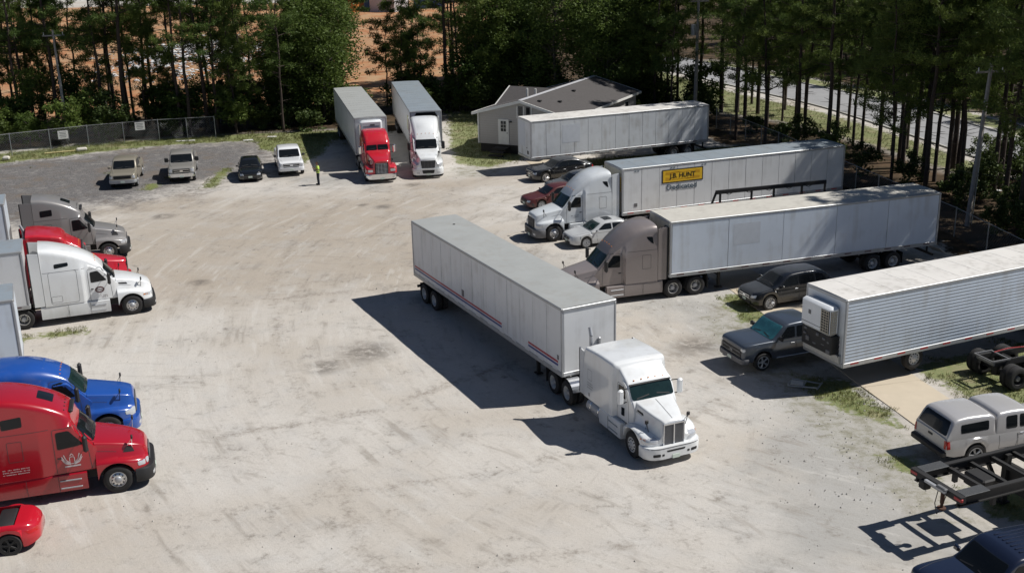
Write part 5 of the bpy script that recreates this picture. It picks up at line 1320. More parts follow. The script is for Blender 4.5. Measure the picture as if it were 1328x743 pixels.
# ------------------------------------------------------------------ OTHER EQUIPMENT
# black steel gooseneck trailer at the right edge
def gooseneck():
    h = 22.0
    t = thing('gooseneck_trailer', 'black steel gooseneck trailer frame with treadplate pads at the right edge', 'trailer', (13.26, 32.54, 0), h + 180)
    # local x forward (towards the left of the picture), origin under the front cross beam; z of the top 2.0
    Z = 1.95; W2 = 1.13; L = 9.0
    for s in (1, -1):
        b = MB(); x0 = 0
        b.box((-L / 2, s * (W2 - .22), Z), (L, .16, .05)); b.box((-L / 2, s * (W2 - .22), Z - .17), (L, .05, .30)); b.box((-L / 2, s * (W2 - .22), Z - .34), (L, .16, .04))
        b.build('side_beam', M_FRAME, t)
        MB().rbox((-.62, s * (W2 - .24), Z + .045), (1.0, .42, .035), .01).build('treadplate_pad', mat('treadplate', (.07, .072, .075), .55, .3, bump=.5, bscale=60), t)
        MB().rbox((.02, s * (W2 - .15), Z - .06), (.10, .34, .12), .02).build('marker_board', M_TAPER, t)
        MB().box((-1.55, s * (W2 - .30), Z - .42), (.14, .14, .5)).build('retracted_leg', M_FRAME, t)
        lg = MB(); lg.box((-3.75, s * (W2 - .30), .95), (.20, .20, 1.75)); lg.box((-3.75, s * (W2 - .30), .06), (.36, .32, .06)); lg.build('support_leg', M_FRAME, t)
    MB().box((-.04, 0, Z - .06), (.20, 2 * W2, .22)).build('front_beam', M_FRAME, t)
    fr = MB().box((.14, .1, Z - .02), (.10, .9, .08)); fr.build('winch_bar', M_DULLALU, t)
    MB().rbox((.12, .35, Z + .04), (.16, .40, .10), .03).build('winch', M_TRIM, t)
    MB().rbox((.05, -.45, Z - .22), (.30, .30, .30), .04).build('coupler_box', M_FRAME, t)
    for x in (-1.3, -2.2, -3.1, -4.0, -5.2, -6.4, -7.6): MB().box((x, 0, Z - .16), (.12, 2 * (W2 - .25), .14)).build('cross_member', M_FRAME, t)
    MB().rbox((-2.0, -.1, Z - .36), (.8, .9, .45), .05).build('tool_box', M_FRAME, t)
    jk = MB(); jk.cyl((-.02, .28, Z), (-.02, .28, Z - .55), .07, n=10); jk.cyl((-.02, .28, Z - .55), (-.02, .28, Z - .72), .05, n=8); jk.cyl((-.02, .28, Z - .70), (-.02, .28, Z - .75), .14, n=12)
    jk.build('landing_jack', M_RUST, t)
    hs = MB(); hs.tube([(.05, .15, Z - .1), (.12, .12, Z - .6), (.08, .2, Z - .95), (.0, .3, Z - .7), (-.05, .4, Z - .2)], .015, 5); hs.build('brake_hose', M_BLACK, t)
    for s in (1, -1): MB().box((-3.4, s * (W2 - .05), 1.1), (.12, .12, 1.7), ry=.5).build('diagonal_brace', M_FRAME, t)
    MB().box((-3.9, 0, 1.0), (.2, 2.1, .9)).build('deck_bulkhead', M_FRAME, t)
    dk = MB().box((-6.6, 0, .9), (4.8, 2.1, .1)); dk.build('lower_deck', M_FRAME, t)
    for x in (-6.5, -7.5):
        for s in (1, -1): wheel(t, x, s * 1.0, .40, 'pick', M_DULLALU, M_DULLALU)
gooseneck()
# bare truck chassis with dual tyres, between the corrugated trailer and the silver pickup
def chassis():
    t = thing('truck_chassis', 'bare black truck chassis with dual tyres beyond the silver pickup', 'chassis', (20.1, 45.0, 0), 20)
    for s in (1, -1): MB().box((2.2, s * .43, .98), (5.0, .09, .26)).build('frame_rail', M_FRAME, t)
    e = MB(); e.box((-.30, 0, .99), (.08, 1.0, .10)); e.box((.45, 0, 1.13), (.06, 1.1, .06)); e.box((-.25, .52, 1.13), (.06, .06, .06)); e.build('rear_cross_member', M_TRIM, t)
    q = MB(); q.box((.05, .53, 1.14), (.9, .05, .06)); q.box((.05, -.53, 1.14), (.9, .05, .06)); q.box((-.42, 0, 1.14), (.05, 1.1, .06)); q.build('hitch_frame', M_TRIM, t)
    for x in (.35, 1.65):
        ax = MB(); ax.cyl((x, -1, .52), (x, 1, .52), .10, n=8); ax.cyl((x, 0, .3), (x, 0, .76), .22, n=10); ax.build('axle', M_FRAME, t)
        for s in (1, -1): wheel(t, x, s * .98, .51, 'dual', M_FRAME, M_TRIM)
    MB().cyl((.9, -.42, .9), (.9, .42, .9), .12, n=10).build('air_tank', M_FRAME, t)
    MB().tube([(.4, .3, 1.16), (1.2, .35, 1.2), (2.0, .3, 1.16)], .025, 5).build('air_hose', mat('red_hose', (.3, .02, .02), .5), t)
chassis()
# black steel rack standing between two trailers
def rack():
    t = thing('steel_rack_trailer', 'low flat trailer carrying a tall black steel side rack behind the pale trailer', 'rack trailer', (11.9, 64.85, 0), 16.5)
    L = 7.2; z = 3.62
    bm_ = MB().box((L / 2, 0, z), (L, .14, .22)); bm_.build('top_beam', M_FRAME, t)
    for x in (.28, 2.3, 3.75, 5.6, L - .06): MB().box((x, 0, z / 2 + .4), (.10, .10, z - .9)).build('post', M_FRAME, t)
    MB().box((-.22, 0, 3.02), (.10, .10, 1.4), ry=.38).build('diagonal_brace', M_FRAME, t)
    rr = random.Random(3)
    for k in range(5):
        a = .6 + k * 1.3
        pts = [(a, .09, z - .1), (a + .3, .1, z - .22), (a + .6, .1, z - .1)]
        MB().tube(pts, .02, 5).build('chain', M_FRAME, t)
    MB().box((L / 2, 1.1, .95), (L + 1, 2.5, .16)).build('flat_deck', M_FRAME, t)
    for x in (5.0, 6.2):
        for y in (.1, 2.1): wheel(t, x, y, .42, 'pick', M_DULLALU, M_DULLALU)
    for y in (.3, 1.9): MB().box((.6, y, .45), (.12, .12, .9)).build('landing_leg', M_FRAME, t)
rack()

# ------------------------------------------------------------------ HOUSE
M_SIDE = mat('beige_siding', (.42, .40, .385), .7, var=.06)
M_SHING = mat('grey_brown_shingles', (.072, .066, .065), .9, var=.28, scale=5, bump=.5, bscale=12)
M_TRIMW = mat('white_trim', (.70, .69, .66), .5)
M_CRAWLSTEP = mat('crawl_shade_and_steps', (.03, .027, .025), .9)  # near-black for the painted crawl space shade, shared with the door steps
def house():
    h = thing('house', 'beige single-storey house with grey shingle roof behind the old trailer', 'house', (1.17, 94.2, 0), 62)
    # local x along the ridge away from the viewer, y to the left; front gable at x=0
    W2, L, z0, z1, zr = 4.2, 14.5, .75, 3.35, 4.45
    w = MB(); w.prism([(-W2, z0), (W2, z0), (W2, z1), (0, zr - .06), (-W2, z1)], 'x', 0, L)
    wall = w.build('wall', M_SIDE, h)
    sd = MB().box((0, 0, 0), (.012, 2 * W2 - .04, .014)).mesh('siding_lap', mat('siding_shadow', (.36, .31, .265), .8))
    for i in range(13): link('siding_lap', sd, wall, (-.008, 0, z0 + .1 + i * .2))
    MB().box((L / 2, 0, z0 / 2), (L - .3, 2 * W2 - .3, z0)).build('crawl_space_shade', M_CRAWLSTEP, h)  # dark block standing in for the shade of the open crawl space
    ov = .35
    for s, nm in ((-1, 'right'), (1, 'left')):
        sl_ = (zr - z1) / W2
        a = [(-ov, 0, zr + .10), (L + ov, 0, zr + .10), (L + ov, s * (W2 + ov), z1 - sl_ * ov + .10), (-ov, s * (W2 + ov), z1 - sl_ * ov + .10)]
        r = MB(); r.add(a + [(p[0], p[1], p[2] - .12) for p in a], [(0, 1, 2, 3), (7, 6, 5, 4), (0, 4, 5, 1), (1, 5, 6, 2), (2, 6, 7, 3), (3, 7, 4, 0)])
        roof = r.build('roof', M_SHING, h)
        MB().box((L / 2, s * (W2 + ov + .03), z1 - sl_ * ov + .02), (L + 2 * ov, .07, .18)).build('fascia', M_TRIMW, roof)
        for x in (-ov - .03, L + ov + .03):
            q = MB(); q.add([(x + dx, 0, zr + .12 + dz) for dx in (-.04, .04) for dz in (-.22, 0)] + [(x + dx, s * (W2 + ov), z1 - sl_ * ov + .12 + dz) for dx in (-.04, .04) for dz in (-.22, 0)], [(0, 1, 3, 2), (4, 6, 7, 5), (0, 4, 5, 1), (2, 3, 7, 6), (1, 5, 7, 3), (0, 2, 6, 4)])
            q.build('rake_board', M_TRIMW, roof)
        if s == -1:
            for x, y in ((3.0, -2.0), (7.5, -1.2), (1.2, -1.0)): MB().box((x, y, zr - sl_ * abs(y) + .17), (.28, .28, .12)).build('roof_vent', M_BLACK, roof)
    MB().box((L / 2, 0, zr + .13), (L + 2 * ov, .34, .05)).build('ridge_cap', mat('ridge_flashing', (.5, .5, .52), .5), h)
    # door and windows on the gable end
    d = MB().rbox((-.03, 1.75, z0 + 1.08), (.06, 1.0, 2.1), .01).build('door', M_TRIMW, h)
    pn = MB().box((0, 0, 0), (.02, .22, .26)).mesh('pane', M_GLASS)
    for a in (-.13, .13):
        for b in (0, .3, .6): link('pane', pn, d, (-.065, 1.75 + a, z0 + 1.25 + b))
    MB().rbox((-.09, 1.4, z0 + 1.0), (.05, .05, .10), .01).build('handle', M_BLACK, d)
    MB().rbox((-.06, 1.08, z0 + 1.95), (.14, .22, .12), .02).build('porch_lamp', M_BLACK, h)
    for y in (.15, -.55):
        f = MB().rbox((-.025, y, 3.55), (.05, .42, .95), .01).build('gable_window', M_TRIM, h)
        MB().box((-.055, y, 3.55), (.02, .30, .82)).build('pane', M_GLASS, f)
    for y in (.15 - .30, .15 + .30, -.85):
        MB().box((-.03, y, 3.55), (.05, .10, 1.0)).build('window_trim', M_TRIMW, h)
    for x in (9.0, 12.2):
        f = MB().rbox((x, -W2 - .02, 2.3), (.9, .05, 1.1), .01).build('window', M_TRIMW, h)
        MB().box((x, -W2 - .05, 2.3), (.74, .02, .94)).build('pane', M_GLASS, f)
    MB().box((-.02, W2 - .06, (z0 + z1) / 2), (.08, .12, z1 - z0)).build('corner_board', M_TRIMW, h)
    st = MB().box((-.5, 1.75, .55), (.9, 1.2, .12)); st.box((-1.15, 1.75, .32), (.4, 1.2, .12)); st.box((-1.5, 1.75, .1), (.4, 1.2, .12)); st.build('door_steps', M_CRAWLSTEP, h)
    # cross gable on the left slope
    a0, zr2, hw2 = 6.3, 4.62, 2.6
    wg_ = MB(); wg_.prism([(a0 - hw2, z1), (a0 + hw2, z1), (a0, zr2 - .1)], 'y', 0, W2 - .2); wg_.build('cross_gable_wall', M_SIDE, h)
    for s in (-1, 1):
        q = [(a0, -.1, zr2), (a0, W2 + .2, zr2), (a0 + s * (hw2 + .3), W2 + .2, z1 - .05), (a0 + s * (hw2 + .3), -.1, z1 - .05)]
        r = MB(); r.add(q + [(p[0], p[1], p[2] - .1) for p in q], [(0, 1, 2, 3), (7, 6, 5, 4), (0, 4, 5, 1), (1, 5, 6, 2), (2, 6, 7, 3), (3, 7, 4, 0)])
        rf = r.build('cross_gable_roof', M_SHING, h)
        e = MB(); p0, p1 = q[1], q[2]
        e.add([(p0[0], p0[1] + .02, p0[2] + .03), (p0[0], p0[1] + .10, p0[2] + .03), (p0[0], p0[1] + .10, p0[2] - .16), (p0[0], p0[1] + .02, p0[2] - .16), (p1[0], p1[1] + .02, p1[2] + .03), (p1[0], p1[1] + .10, p1[2] + .03), (p1[0], p1[1] + .10, p1[2] - .16), (p1[0], p1[1] + .02, p1[2] - .16)], [(0, 1, 2, 3), (7, 6, 5, 4), (0, 4, 5, 1), (1, 5, 6, 2), (2, 6, 7, 3), (3, 7, 4, 0)])
        e.build('rake_board', M_TRIMW, rf)
    for y in (1.1, 1.9): MB().cyl((4.7, y, 4.0), (4.7, y, 4.75), .09, n=8).build('vent_pipe', M_TRIMW, h)
house()

# ------------------------------------------------------------------ FENCES, POLES, SIGNS
M_GALV = mat('galvanised_steel', (.36, .37, .37), .5, .5, var=.15)
M_WOODP = mat('weathered_pole_wood', (.30, .28, .26), .9, var=.25, scale=6)
def fence(name_label, pts, h=1.9, cell=.22, posts=3.2):
    t = thing('chain_link_fence', name_label, 'fence', (pts[0][0], pts[0][1], 0), 0)
    o = Vector(pts[0]); wires = MB()
    first = True
    for a, b in zip(pts, pts[1:]):
        a = Vector(a) - o; b = Vector(b) - o; d = b - a; L = d.length; u = d / L
        n = max(1, round(L / posts))
        for i in range(n + 1):
            if i == 0 and not first: continue
            p = a + d * i / n
            MB().cyl((p.x, p.y, -.05), (p.x, p.y, h + .06), .035, n=7).build('post', M_GALV, t)
        first = False
        MB().cyl((a.x, a.y, h), (b.x, b.y, h), .022, n=6).build('top_rail', M_GALV, t)
        k = int((L + h) / cell)
        for i in range(k):
            s0 = i * cell - h
            for fl in (0, 1):
                x0, z0, x1, z1 = s0, 0.03, s0 + h, h
                if x0 < 0: z0 += -x0; x0 = 0
                if x1 > L: z1 -= x1 - L; x1 = L
                if x1 <= x0: continue
                if fl: x0, x1 = L - x0, L - x1
                A = a + u * x0; B = a + u * x1
                wires.cyl((A.x, A.y, z0), (B.x, B.y, z1), .0026, n=3, caps=False)
    wires.build('chain_link_mesh', M_GALV, t)
    return t
fence('chain-link fence with two signs at the left back of the lot', [(-50, 93.6), (-43.2, 99.2), (-37.6, 102.4), (-31.9, 104.6), (-27, 105.6)])
fence('chain-link fence along the pines behind the row of trailers', [(18.9, 104), (21.8, 92), (24.3, 79), (26.8, 67), (28.2, 56)], 1.8)
for (x, y, z, rz, lb) in ((-39.3, 101.2, 1.35, 25, 'white notice sign on the fence, left of the pair'), (-33.3, 103.85, 1.5, 22, 'white notice sign on the fence, right of the pair')):
    sg = thing('fence_sign', lb, 'sign', (x, y - .08, z), rz, 'notice signs on the chain-link fence')
    MB().rbox((0, 0, 0), (.85, .02, .72), .008).build('sign_board', M_TRIMW, sg)
    tx = MB()
    for k in range(4): tx.box((0, -.014, .22 - k * .14), (.6 - .1 * (k % 2), .006, .045))
    tx.build('sign_printing', M_TRIM, sg)
def upole(label, x, y, H, lean=(0, 0), transformer=False, arm=True, r=.16):
    t = thing('utility_pole', label, 'pole', (x, y, 0), 0, 'utility poles')
    top = (lean[0], lean[1], H)
    MB().cyl((0, 0, -.1), top, r, r * .7, n=12).build('pole_shaft', M_WOODP, t, 40)
    def at(z): return (lean[0] * z / H, lean[1] * z / H, z)
    if arm:
        p = at(H - .5); MB().box((p[0], p[1], p[2]), (1.9, .10, .12), rz=.2).build('crossarm', M_WOODP, t)
        for k in (-.8, 0, .8): MB().cyl((p[0] + k, p[1] + k * .2, p[2] + .05), (p[0] + k, p[1] + k * .2, p[2] + .30), .05, .03, n=8).build('insulator', M_TRIMW, t)
    if transformer:
        p = at(H - 3.4); MB().cyl((p[0] - .38, p[1], p[2] - .1), (p[0] - .38, p[1], p[2] + .85), .24, n=14).build('transformer', M_DULLALU, t, 40)
        MB().box((p[0] - .15, p[1], p[2] + .4), (.2, .1, .5)).build('transformer_bracket', M_GALV, t)
        p = at(H - 5.2); MB().box((p[0] + .3, p[1], p[2]), (.8, .05, .06)).build('guy_bracket', M_GALV, t)
    else:
        p = at(H * .62)
    MB().cyl((lean[0] * .1 + r, 0, .1), (lean[0] * .6 + r * .85, lean[1] * .6, H * .6), .03, n=6).build('conduit', M_GALV, t)
    return t
upole('utility pole with a transformer behind the old trailer', 17.3, 106.5, 11.6, (.15, .2), True)
upole('leaning utility pole at the right by the end of the pale trailer', 28.5, 69.4, 9.8, (1.15, 1.6), False, True)
upole('utility pole among the pines at the far left behind the fence', -40.6, 105.5, 10.0, (-.1, .3), False, True, .13)
def wire(label, a, b, sag=.5, r=.012):
    pts = [(a[0] + (b[0] - a[0]) * i / 12, a[1] + (b[1] - a[1]) * i / 12, a[2] + (b[2] - a[2]) * i / 12 - sag * 4 * (i / 12) * (1 - i / 12)) for i in range(13)]
    tag(MB().tube(pts, r, 4).build('overhead_wire', M_BLACK), label, 'wire', 'overhead wires')
wire('overhead wire from the transformer pole into the right pines', (17.4, 106.6, 9.4), (24.0, 104.5, 9.8), .2)
wire('service wire from the leaning pole down to the fence line', (28.9, 70.0, 3.2), (22.4, 89.5, 2.3), .3)
wire('low wire running right from the leaning pole', (28.9, 70.0, 3.2), (42, 60, 3.6), .3)

# ------------------------------------------------------------------ BACKGROUND YARD
def gz(x, y): return float(ground_z(np.array([x]), np.array([y]))[0])
M_SHEDW = mat('far_white_siding', (.55, .53, .54), .7)
M_ORANGE = mat('orange_container', (.45, .17, .04), .6, var=.2)
M_CBLUE = mat('blue_container', (.035, .09, .22), .6, var=.2)
bw = thing('site_building', 'white building at the top beyond the clay clearing', 'building', (-22.6, 231, gz(-22.6, 231) - .3), -18)
MB().prism([(-3.6, 0), (3.6, 0), (3.6, 4.8), (0, 6.0), (-3.6, 4.8)], 'x', -2.6, 2.6).build('wall', M_SHEDW, bw)
for s in (1, -1):
    q = [(-2.9, 0, 6.1), (2.9, 0, 6.1), (2.9, s * 3.9, 4.8), (-2.9, s * 3.9, 4.8)]
    MB().add(q + [(a, b, c - .12) for a, b, c in q], [(0, 1, 2, 3), (7, 6, 5, 4), (0, 4, 5, 1), (1, 5, 6, 2), (2, 6, 7, 3), (3, 7, 4, 0)]).build('roof', M_ROOFB, bw)
MB().box((-2.62, 0, 1.6), (.05, 1.6, 3.2)).build('door', M_TRIM, bw)
def container(label, x, y, rz, col, L=6.0):
    t = thing('shipping_container', label, 'container', (x, y, gz(x, y)), rz, 'containers beyond the clearing')
    MB().box((0, 0, 1.3), (L, 2.4, 2.5)).build('container_box', col, t)
    rb = MB()
    for s in (1, -1):
        for i in range(int(L / .35)): rb.box((-L / 2 + .2 + i * .35, s * 1.215, 1.3), (.15, .04, 2.3))
    rb.build('corrugation', col, t)
    for s in (1, -1): MB().box((L / 2 + .02, s * .6, 1.3), (.05, 1.1, 2.3)).build('container_door', col, t)
container('orange container beside the far white building', -29.3, 228, 70, M_ORANGE, 4.5)
container('blue-grey container behind the orange one', -26.6, 238, 70, M_CBLUE, 6)
container('blue container among the far trees', -15.2, 236, 10, M_CBLUE, 6)
# heap of pale rubble in the clearing
rb = MB(); rr = random.Random(8)
M_RUB = mat('pale_rubble', (.50, .50, .50), .9, var=.25, scale=1)
for i in range(2200):
    a = rr.gauss(0, 1); b = rr.gauss(0, 1)
    x = -43.5 + a * 5.0; y = 165 + b * 9; s = rr.uniform(.12, .55)
    z = gz(x, y) + max(0, 1.5 - (a * a + b * b) * .6) * rr.uniform(.8, 1.05)
    n = 6; vs = []
    for k in range(n): t_ = 2 * math.pi * k / n; vs.append((x + s * rr.uniform(.5, 1) * math.cos(t_), y + s * rr.uniform(.5, 1) * math.sin(t_), z + rr.uniform(-.1, .2) * s))
    vs.append((x + rr.uniform(-.2, .2) * s, y, z + s * rr.uniform(.15, .5)))
    rb.add(vs, [(k, (k + 1) % n, n) for k in range(n)])
tag(rb.build('rubble_heap', M_RUB), 'heap of pale broken rubble in the red clay clearing', 'rubble', kind='stuff')

# ------------------------------------------------------------------ TREES
def leaf_mat(name, c0, c1, trans=.25):
    m = bpy.data.materials.new(name); m.use_nodes = True; t = m.node_tree
    b = t.nodes['Principled BSDF']; b.inputs['Roughness'].default_value = .6; b.inputs['Specular IOR Level'].default_value = .25
    geo = nd(t, 'ShaderNodeNewGeometry'); oi = nd(t, 'ShaderNodeObjectInfo')
    nz = nd(t, 'ShaderNodeTexNoise'); nz.inputs['Scale'].default_value = .9; nz.inputs['Detail'].default_value = 4
    t.links.new(geo.outputs['Position'], nz.inputs['Vector'])
    ad = nd(t, 'ShaderNodeMath', operation='MULTIPLY_ADD'); ad.inputs[1].default_value = .5; 
    t.links.new(oi.outputs['Random'], ad.inputs[0]); t.links.new(nz.outputs['Fac'], ad.inputs[2])
    mr = nd(t, 'ShaderNodeMapRange'); mr.inputs[1].default_value = .4; mr.inputs[2].default_value = 1.1
    t.links.new(ad.outputs[0], mr.inputs[0])
    mx = nd(t, 'ShaderNodeMix', data_type='RGBA'); mx.inputs[6].default_value = (*c0, 1); mx.inputs[7].default_value = (*c1, 1)
    t.links.new(mr.outputs[0], mx.inputs[0]); t.links.new(mx.outputs[2], b.inputs['Base Color'])
    tr = nd(t, 'ShaderNodeBsdfTranslucent'); t.links.new(mx.outputs[2], tr.inputs['Color'])
    ms = nd(t, 'ShaderNodeMixShader'); ms.inputs[0].default_value = trans
    t.links.new(b.outputs[0], ms.inputs[1]); t.links.new(tr.outputs[0], ms.inputs[2])
    t.links.new(ms.outputs[0], t.nodes['Material Output'].inputs['Surface'])
    return m
M_NEEDLE = leaf_mat('pine_needles', (.066, .112, .026), (.155, .20, .046), .4)
M_LEAF = leaf_mat('broad_leaves', (.055, .095, .02), (.135, .185, .04), .4)
M_SHRUB = leaf_mat('shrub_leaves', (.04, .066, .018), (.105, .14, .035), .3)
M_BARK = mat('pine_bark', (.058, .042, .033), .95, var=.45, scale=7, bump=.5, bscale=18)
M_BARK2 = mat('grey_bark', (.095, .085, .07), .95, var=.4, scale=7, bump=.4, bscale=18)
def np_mesh(name, V_, F_, mt):
    me = bpy.data.meshes.new(name)
    V_ = np.asarray(V_, np.float32); F_ = np.asarray(F_, np.int32)
    me.vertices.add(len(V_)); me.vertices.foreach_set('co', V_.ravel())
    me.loops.add(F_.size); me.loops.foreach_set('vertex_index', F_.ravel())
    me.polygons.add(len(F_)); me.polygons.foreach_set('loop_start', np.arange(0, F_.size, F_.shape[1]))
    me.update(calc_edges=True); me.materials.append(mt)
    return me
def rdir(r, n):
    v = r.normal(size=(n, 3)); return v / np.linalg.norm(v, axis=1, keepdims=True)
def tufts(centres, r, n, ln, wd, spread, up=.35):
    """needle or leaf triangles thrown round each centre"""
    c = np.repeat(np.asarray(centres), n, 0); N = len(c)
    d = rdir(r, N); d[:, 2] += up; d /= np.linalg.norm(d, axis=1, keepdims=True)
    s = np.cross(d, rdir(r, N)); s /= np.linalg.norm(s, axis=1, keepdims=True) + 1e-9
    base = c + rdir(r, N) * (r.random((N, 1)) ** .5) * spread
    l = ln * r.uniform(.6, 1.3, (N, 1)); w_ = wd * r.uniform(.6, 1.3, (N, 1))
    A = base - s * w_; B = base + s * w_; C = base + d * l
    V_ = np.stack([A, B, C], 1).reshape(-1, 3)
    return V_, np.arange(len(V_)).reshape(-1, 3)
def leaves(centres, r, n, sz, spread):
    c = np.repeat(np.asarray(centres), n, 0); N = len(c)
    base = c + rdir(r, N) * (r.random((N, 1)) ** .6) * spread * np.array([1, 1, .75])
    d = rdir(r, N); d[:, 2] *= .5; d /= np.linalg.norm(d, axis=1, keepdims=True)
    s = np.cross(d, rdir(r, N)); s /= np.linalg.norm(s, axis=1, keepdims=True) + 1e-9
    l = sz * r.uniform(.6, 1.3, (N, 1))
    V_ = np.stack([base - d * l, base - s * l * .55, base + d * l, base + s * l * .55], 1).reshape(-1, 3)
    return V_, np.arange(len(V_)).reshape(-1, 4)
def pine(seed, H, zc, Rr, r0, lean=.4, dens=1.0):
    r = np.random.default_rng(seed); rr = random.Random(seed)
    tb = MB(); lx, ly = rr.uniform(-lean, lean), rr.uniform(-lean, lean)
    wob = [rr.uniform(-.3, .3) for _ in range(20)]
    def axis(z): t = z / H; k = int(t * 8); return Vector((lx * t * t + wob[k] * t, ly * t * t + wob[k + 9] * t, z))
    zs = frange(-.1, H * .97, H / 9)
    for a, b in zip(zs, zs[1:]): tb.cyl(axis(max(a, 0)) if a > 0 else Vector((0, 0, -.1)), axis(b), r0 * (1 - .82 * max(a, 0) / H), r0 * (1 - .82 * b / H), n=8, caps=False)
    for _ in range(10):   # dead stubs below the crown
        z = rr.uniform(zc * .35, zc); a = rr.uniform(0, 6.28); l = rr.uniform(.4, 1.4); p = axis(z)
        tb.cyl(p, p + Vector((math.cos(a) * l, math.sin(a) * l, rr.uniform(-.2, .3))), .025, .008, n=4, caps=False)
    cs = []
    nb = int(40 * dens)
    for i in range(nb):
        f = rr.random() ** .85; z = zc + (H - zc) * f
        R_ = Rr * (1 - f ** 1.6) * rr.uniform(.5, 1.15) + .4
        if f < .12: R_ *= rr.uniform(.6, 1.0)
        a = rr.uniform(0, 6.28); p = axis(min(z, H * .96)); e = p + Vector((math.cos(a) * R_, math.sin(a) * R_, R_ * rr.uniform(-.1, .4)))
        tb.cyl(p, e, .05 * (1.1 - f), .012, n=4, caps=False)
        for k in range(max(4, int(R_ * 3.6))):   # a bough: tufts gathered round the outer half of the limb, spread flat
            t = rr.uniform(.45, 1.08); q = p.lerp(e, t); sd = rr.gauss(0, .34) * (.5 + R_ * .22)
            cs.append((q.x - math.sin(a) * sd, q.y + math.cos(a) * sd, q.z + rr.uniform(-.08, .22)))
    Vn, Fn = tufts(cs, r, 27, .32, .034, .30)
    return tb.mesh('trunk', M_BARK, 60), np_mesh('crown', Vn, Fn, M_NEEDLE)
def broad(seed, H, zc, Rr, r0, lf=M_LEAF, n_cl=70, bark=M_BARK2):
    r = np.random.default_rng(seed); rr = random.Random(seed)
    tb = MB(); cs = []
    zs = [0, H * .25, H * .5, H * .8]; px = [Vector((rr.uniform(-.15, .15) * z / 3, rr.uniform(-.15, .15) * z / 3, z if z else -.1)) for z in zs]
    for i in range(3): tb.cyl(px[i], px[i + 1], r0 * (1 - .3 * i), r0 * (1 - .3 * (i + 1)), n=7, caps=False)
    for i in range(n_cl):
        d = Vector((rr.gauss(0, 1), rr.gauss(0, 1), rr.gauss(0, 1))).normalized() * (rr.random() ** .35)
        c = Vector((d.x * Rr, d.y * Rr, zc + (H - zc) * .5 + d.z * (H - zc) * .5))
        c += Vector((rr.uniform(-.4, .4), rr.uniform(-.4, .4), rr.uniform(-.4, .4)))
        cs.append(tuple(c))
        if i % 5 == 0: tb.cyl(Vector((px[1].x, px[1].y, min(max(c.z - Rr * .6, H * .15), H * .75))), c, .05, .012, n=4, caps=False)
    Vn, Fn = leaves(cs, r, 75, .13, Rr * .30 + .15)
    return tb.mesh('trunk', bark, 60), np_mesh('crown', Vn, Fn, lf)
PINES = [pine(1, 19, 7.0, 2.7, .18, .9, 1.2), pine(2, 21, 8.6, 2.9, .21, .7, 1.2), pine(3, 17, 4.2, 2.5, .15, 1.2, 1.3), pine(4, 20, 6.2, 3.0, .22, 1.2, 1.3), pine(5, 16, 5.0, 2.4, .13, 1.0, 1.3), pine(6, 22, 9.5, 3.1, .24, .5, 1.2), pine(7, 13, 2.6, 2.2, .12, 1.3, 1.3), pine(8, 10, 1.8, 2.0, .10, .8, 1.2)]
BIGP = [pine(11, 21, 5.8, 3.7, .18, 1.8, 1.6), pine(12, 22, 7.2, 3.9, .23, 1.6, 1.5), pine(13, 19, 4.6, 3.4, .14, 2.4, 1.5), pine(14, 21, 6.8, 3.7, .20, 2.2, 1.5), pine(15, 20, 5.2, 3.5, .16, 1.6, 1.5), pine(16, 16, 3.2, 2.8, .11, 2.2, 1.4)]
BROADS = [broad(21, 11, 1.6, 2.9, .16, n_cl=95), broad(22, 13, 2.2, 3.2, .2, n_cl=110), broad(23, 9, 1.0, 2.4, .13, n_cl=80), broad(24, 7, .6, 2.1, .10, n_cl=65)]
SHRUBS = [broad(31, 2.6, .1, 1.3, .05, M_SHRUB, 26), broad(32, 1.7, .05, 1.1, .04, M_SHRUB, 22), broad(33, 3.6, .2, 1.5, .06, M_SHRUB, 34), broad(34, 4.6, .3, 1.5, .07, M_LEAF, 38)]
_tp = {}
def tree(name, vs, x, y, label, cat, group, s=1.0, rz=None, rs=None, sz=None):
    rs = rs or RT
    o = link(name, None, None, (x, y, gz(x, y) - .03), rs.uniform(0, 6.28) if rz is None else rz)
    o.scale = (s, s, s * (sz or rs.uniform(.92, 1.08)))
    tag(o, label, cat, group)
    link('trunk', vs[0], o); link('crown', vs[1], o)
    return o
RT = random.Random(77)
# pines of the left band, the clay clearing showing between them
GL = 'thin pines between the lot and the clay clearing'; LL = 'thin pine between the gravel lot and red clay clearing'
left = [(-47.5, 113.4), (-44.3, 113.0), (-41.9, 112.7), (-38.0, 108.2), (-37.7, 110.6), (-36.4, 112.0), (-34.9, 111.8), (-30.6, 107.2), (-29.6, 106.9), (-28.4, 108.4), (-27.2, 107.4), (-25.4, 107.2), (-25.0, 109.0)]
for i in range(26):
    for _ in range(20):
        x = RT.uniform(-52, -19); y = RT.uniform(107.0, 117)
        if all((x - a) ** 2 + (y - b) ** 2 > 4.0 for a, b in left): left.append((x, y)); break
for x, y in left: tree('pine_tree', RT.choice([PINES[i] for i in (0, 0, 1, 2, 4, 4, 0, 6)]), x, y, LL, 'tree', GL, RT.uniform(.85, 1.1))
RS = random.Random(31)
for i in range(8):
    x = RS.uniform(-50, -21); y = RS.uniform(109, 118)
    tree('pine_tree', PINES[RS.choice((6, 7, 7))], x, y, 'young low pine under the thin pines by the clearing', 'tree', 'young pines under the left trees', RS.uniform(.6, 1.0), rs=RS)
for i in range(5):
    x = RS.uniform(-50, -20); y = RS.uniform(108, 117)
    tree('leafy_tree', BROADS[3], x, y, 'small leafy tree under the thin pines by the clearing', 'tree', 'small leafy trees under the left pines', RS.uniform(.6, .95), rs=RS)
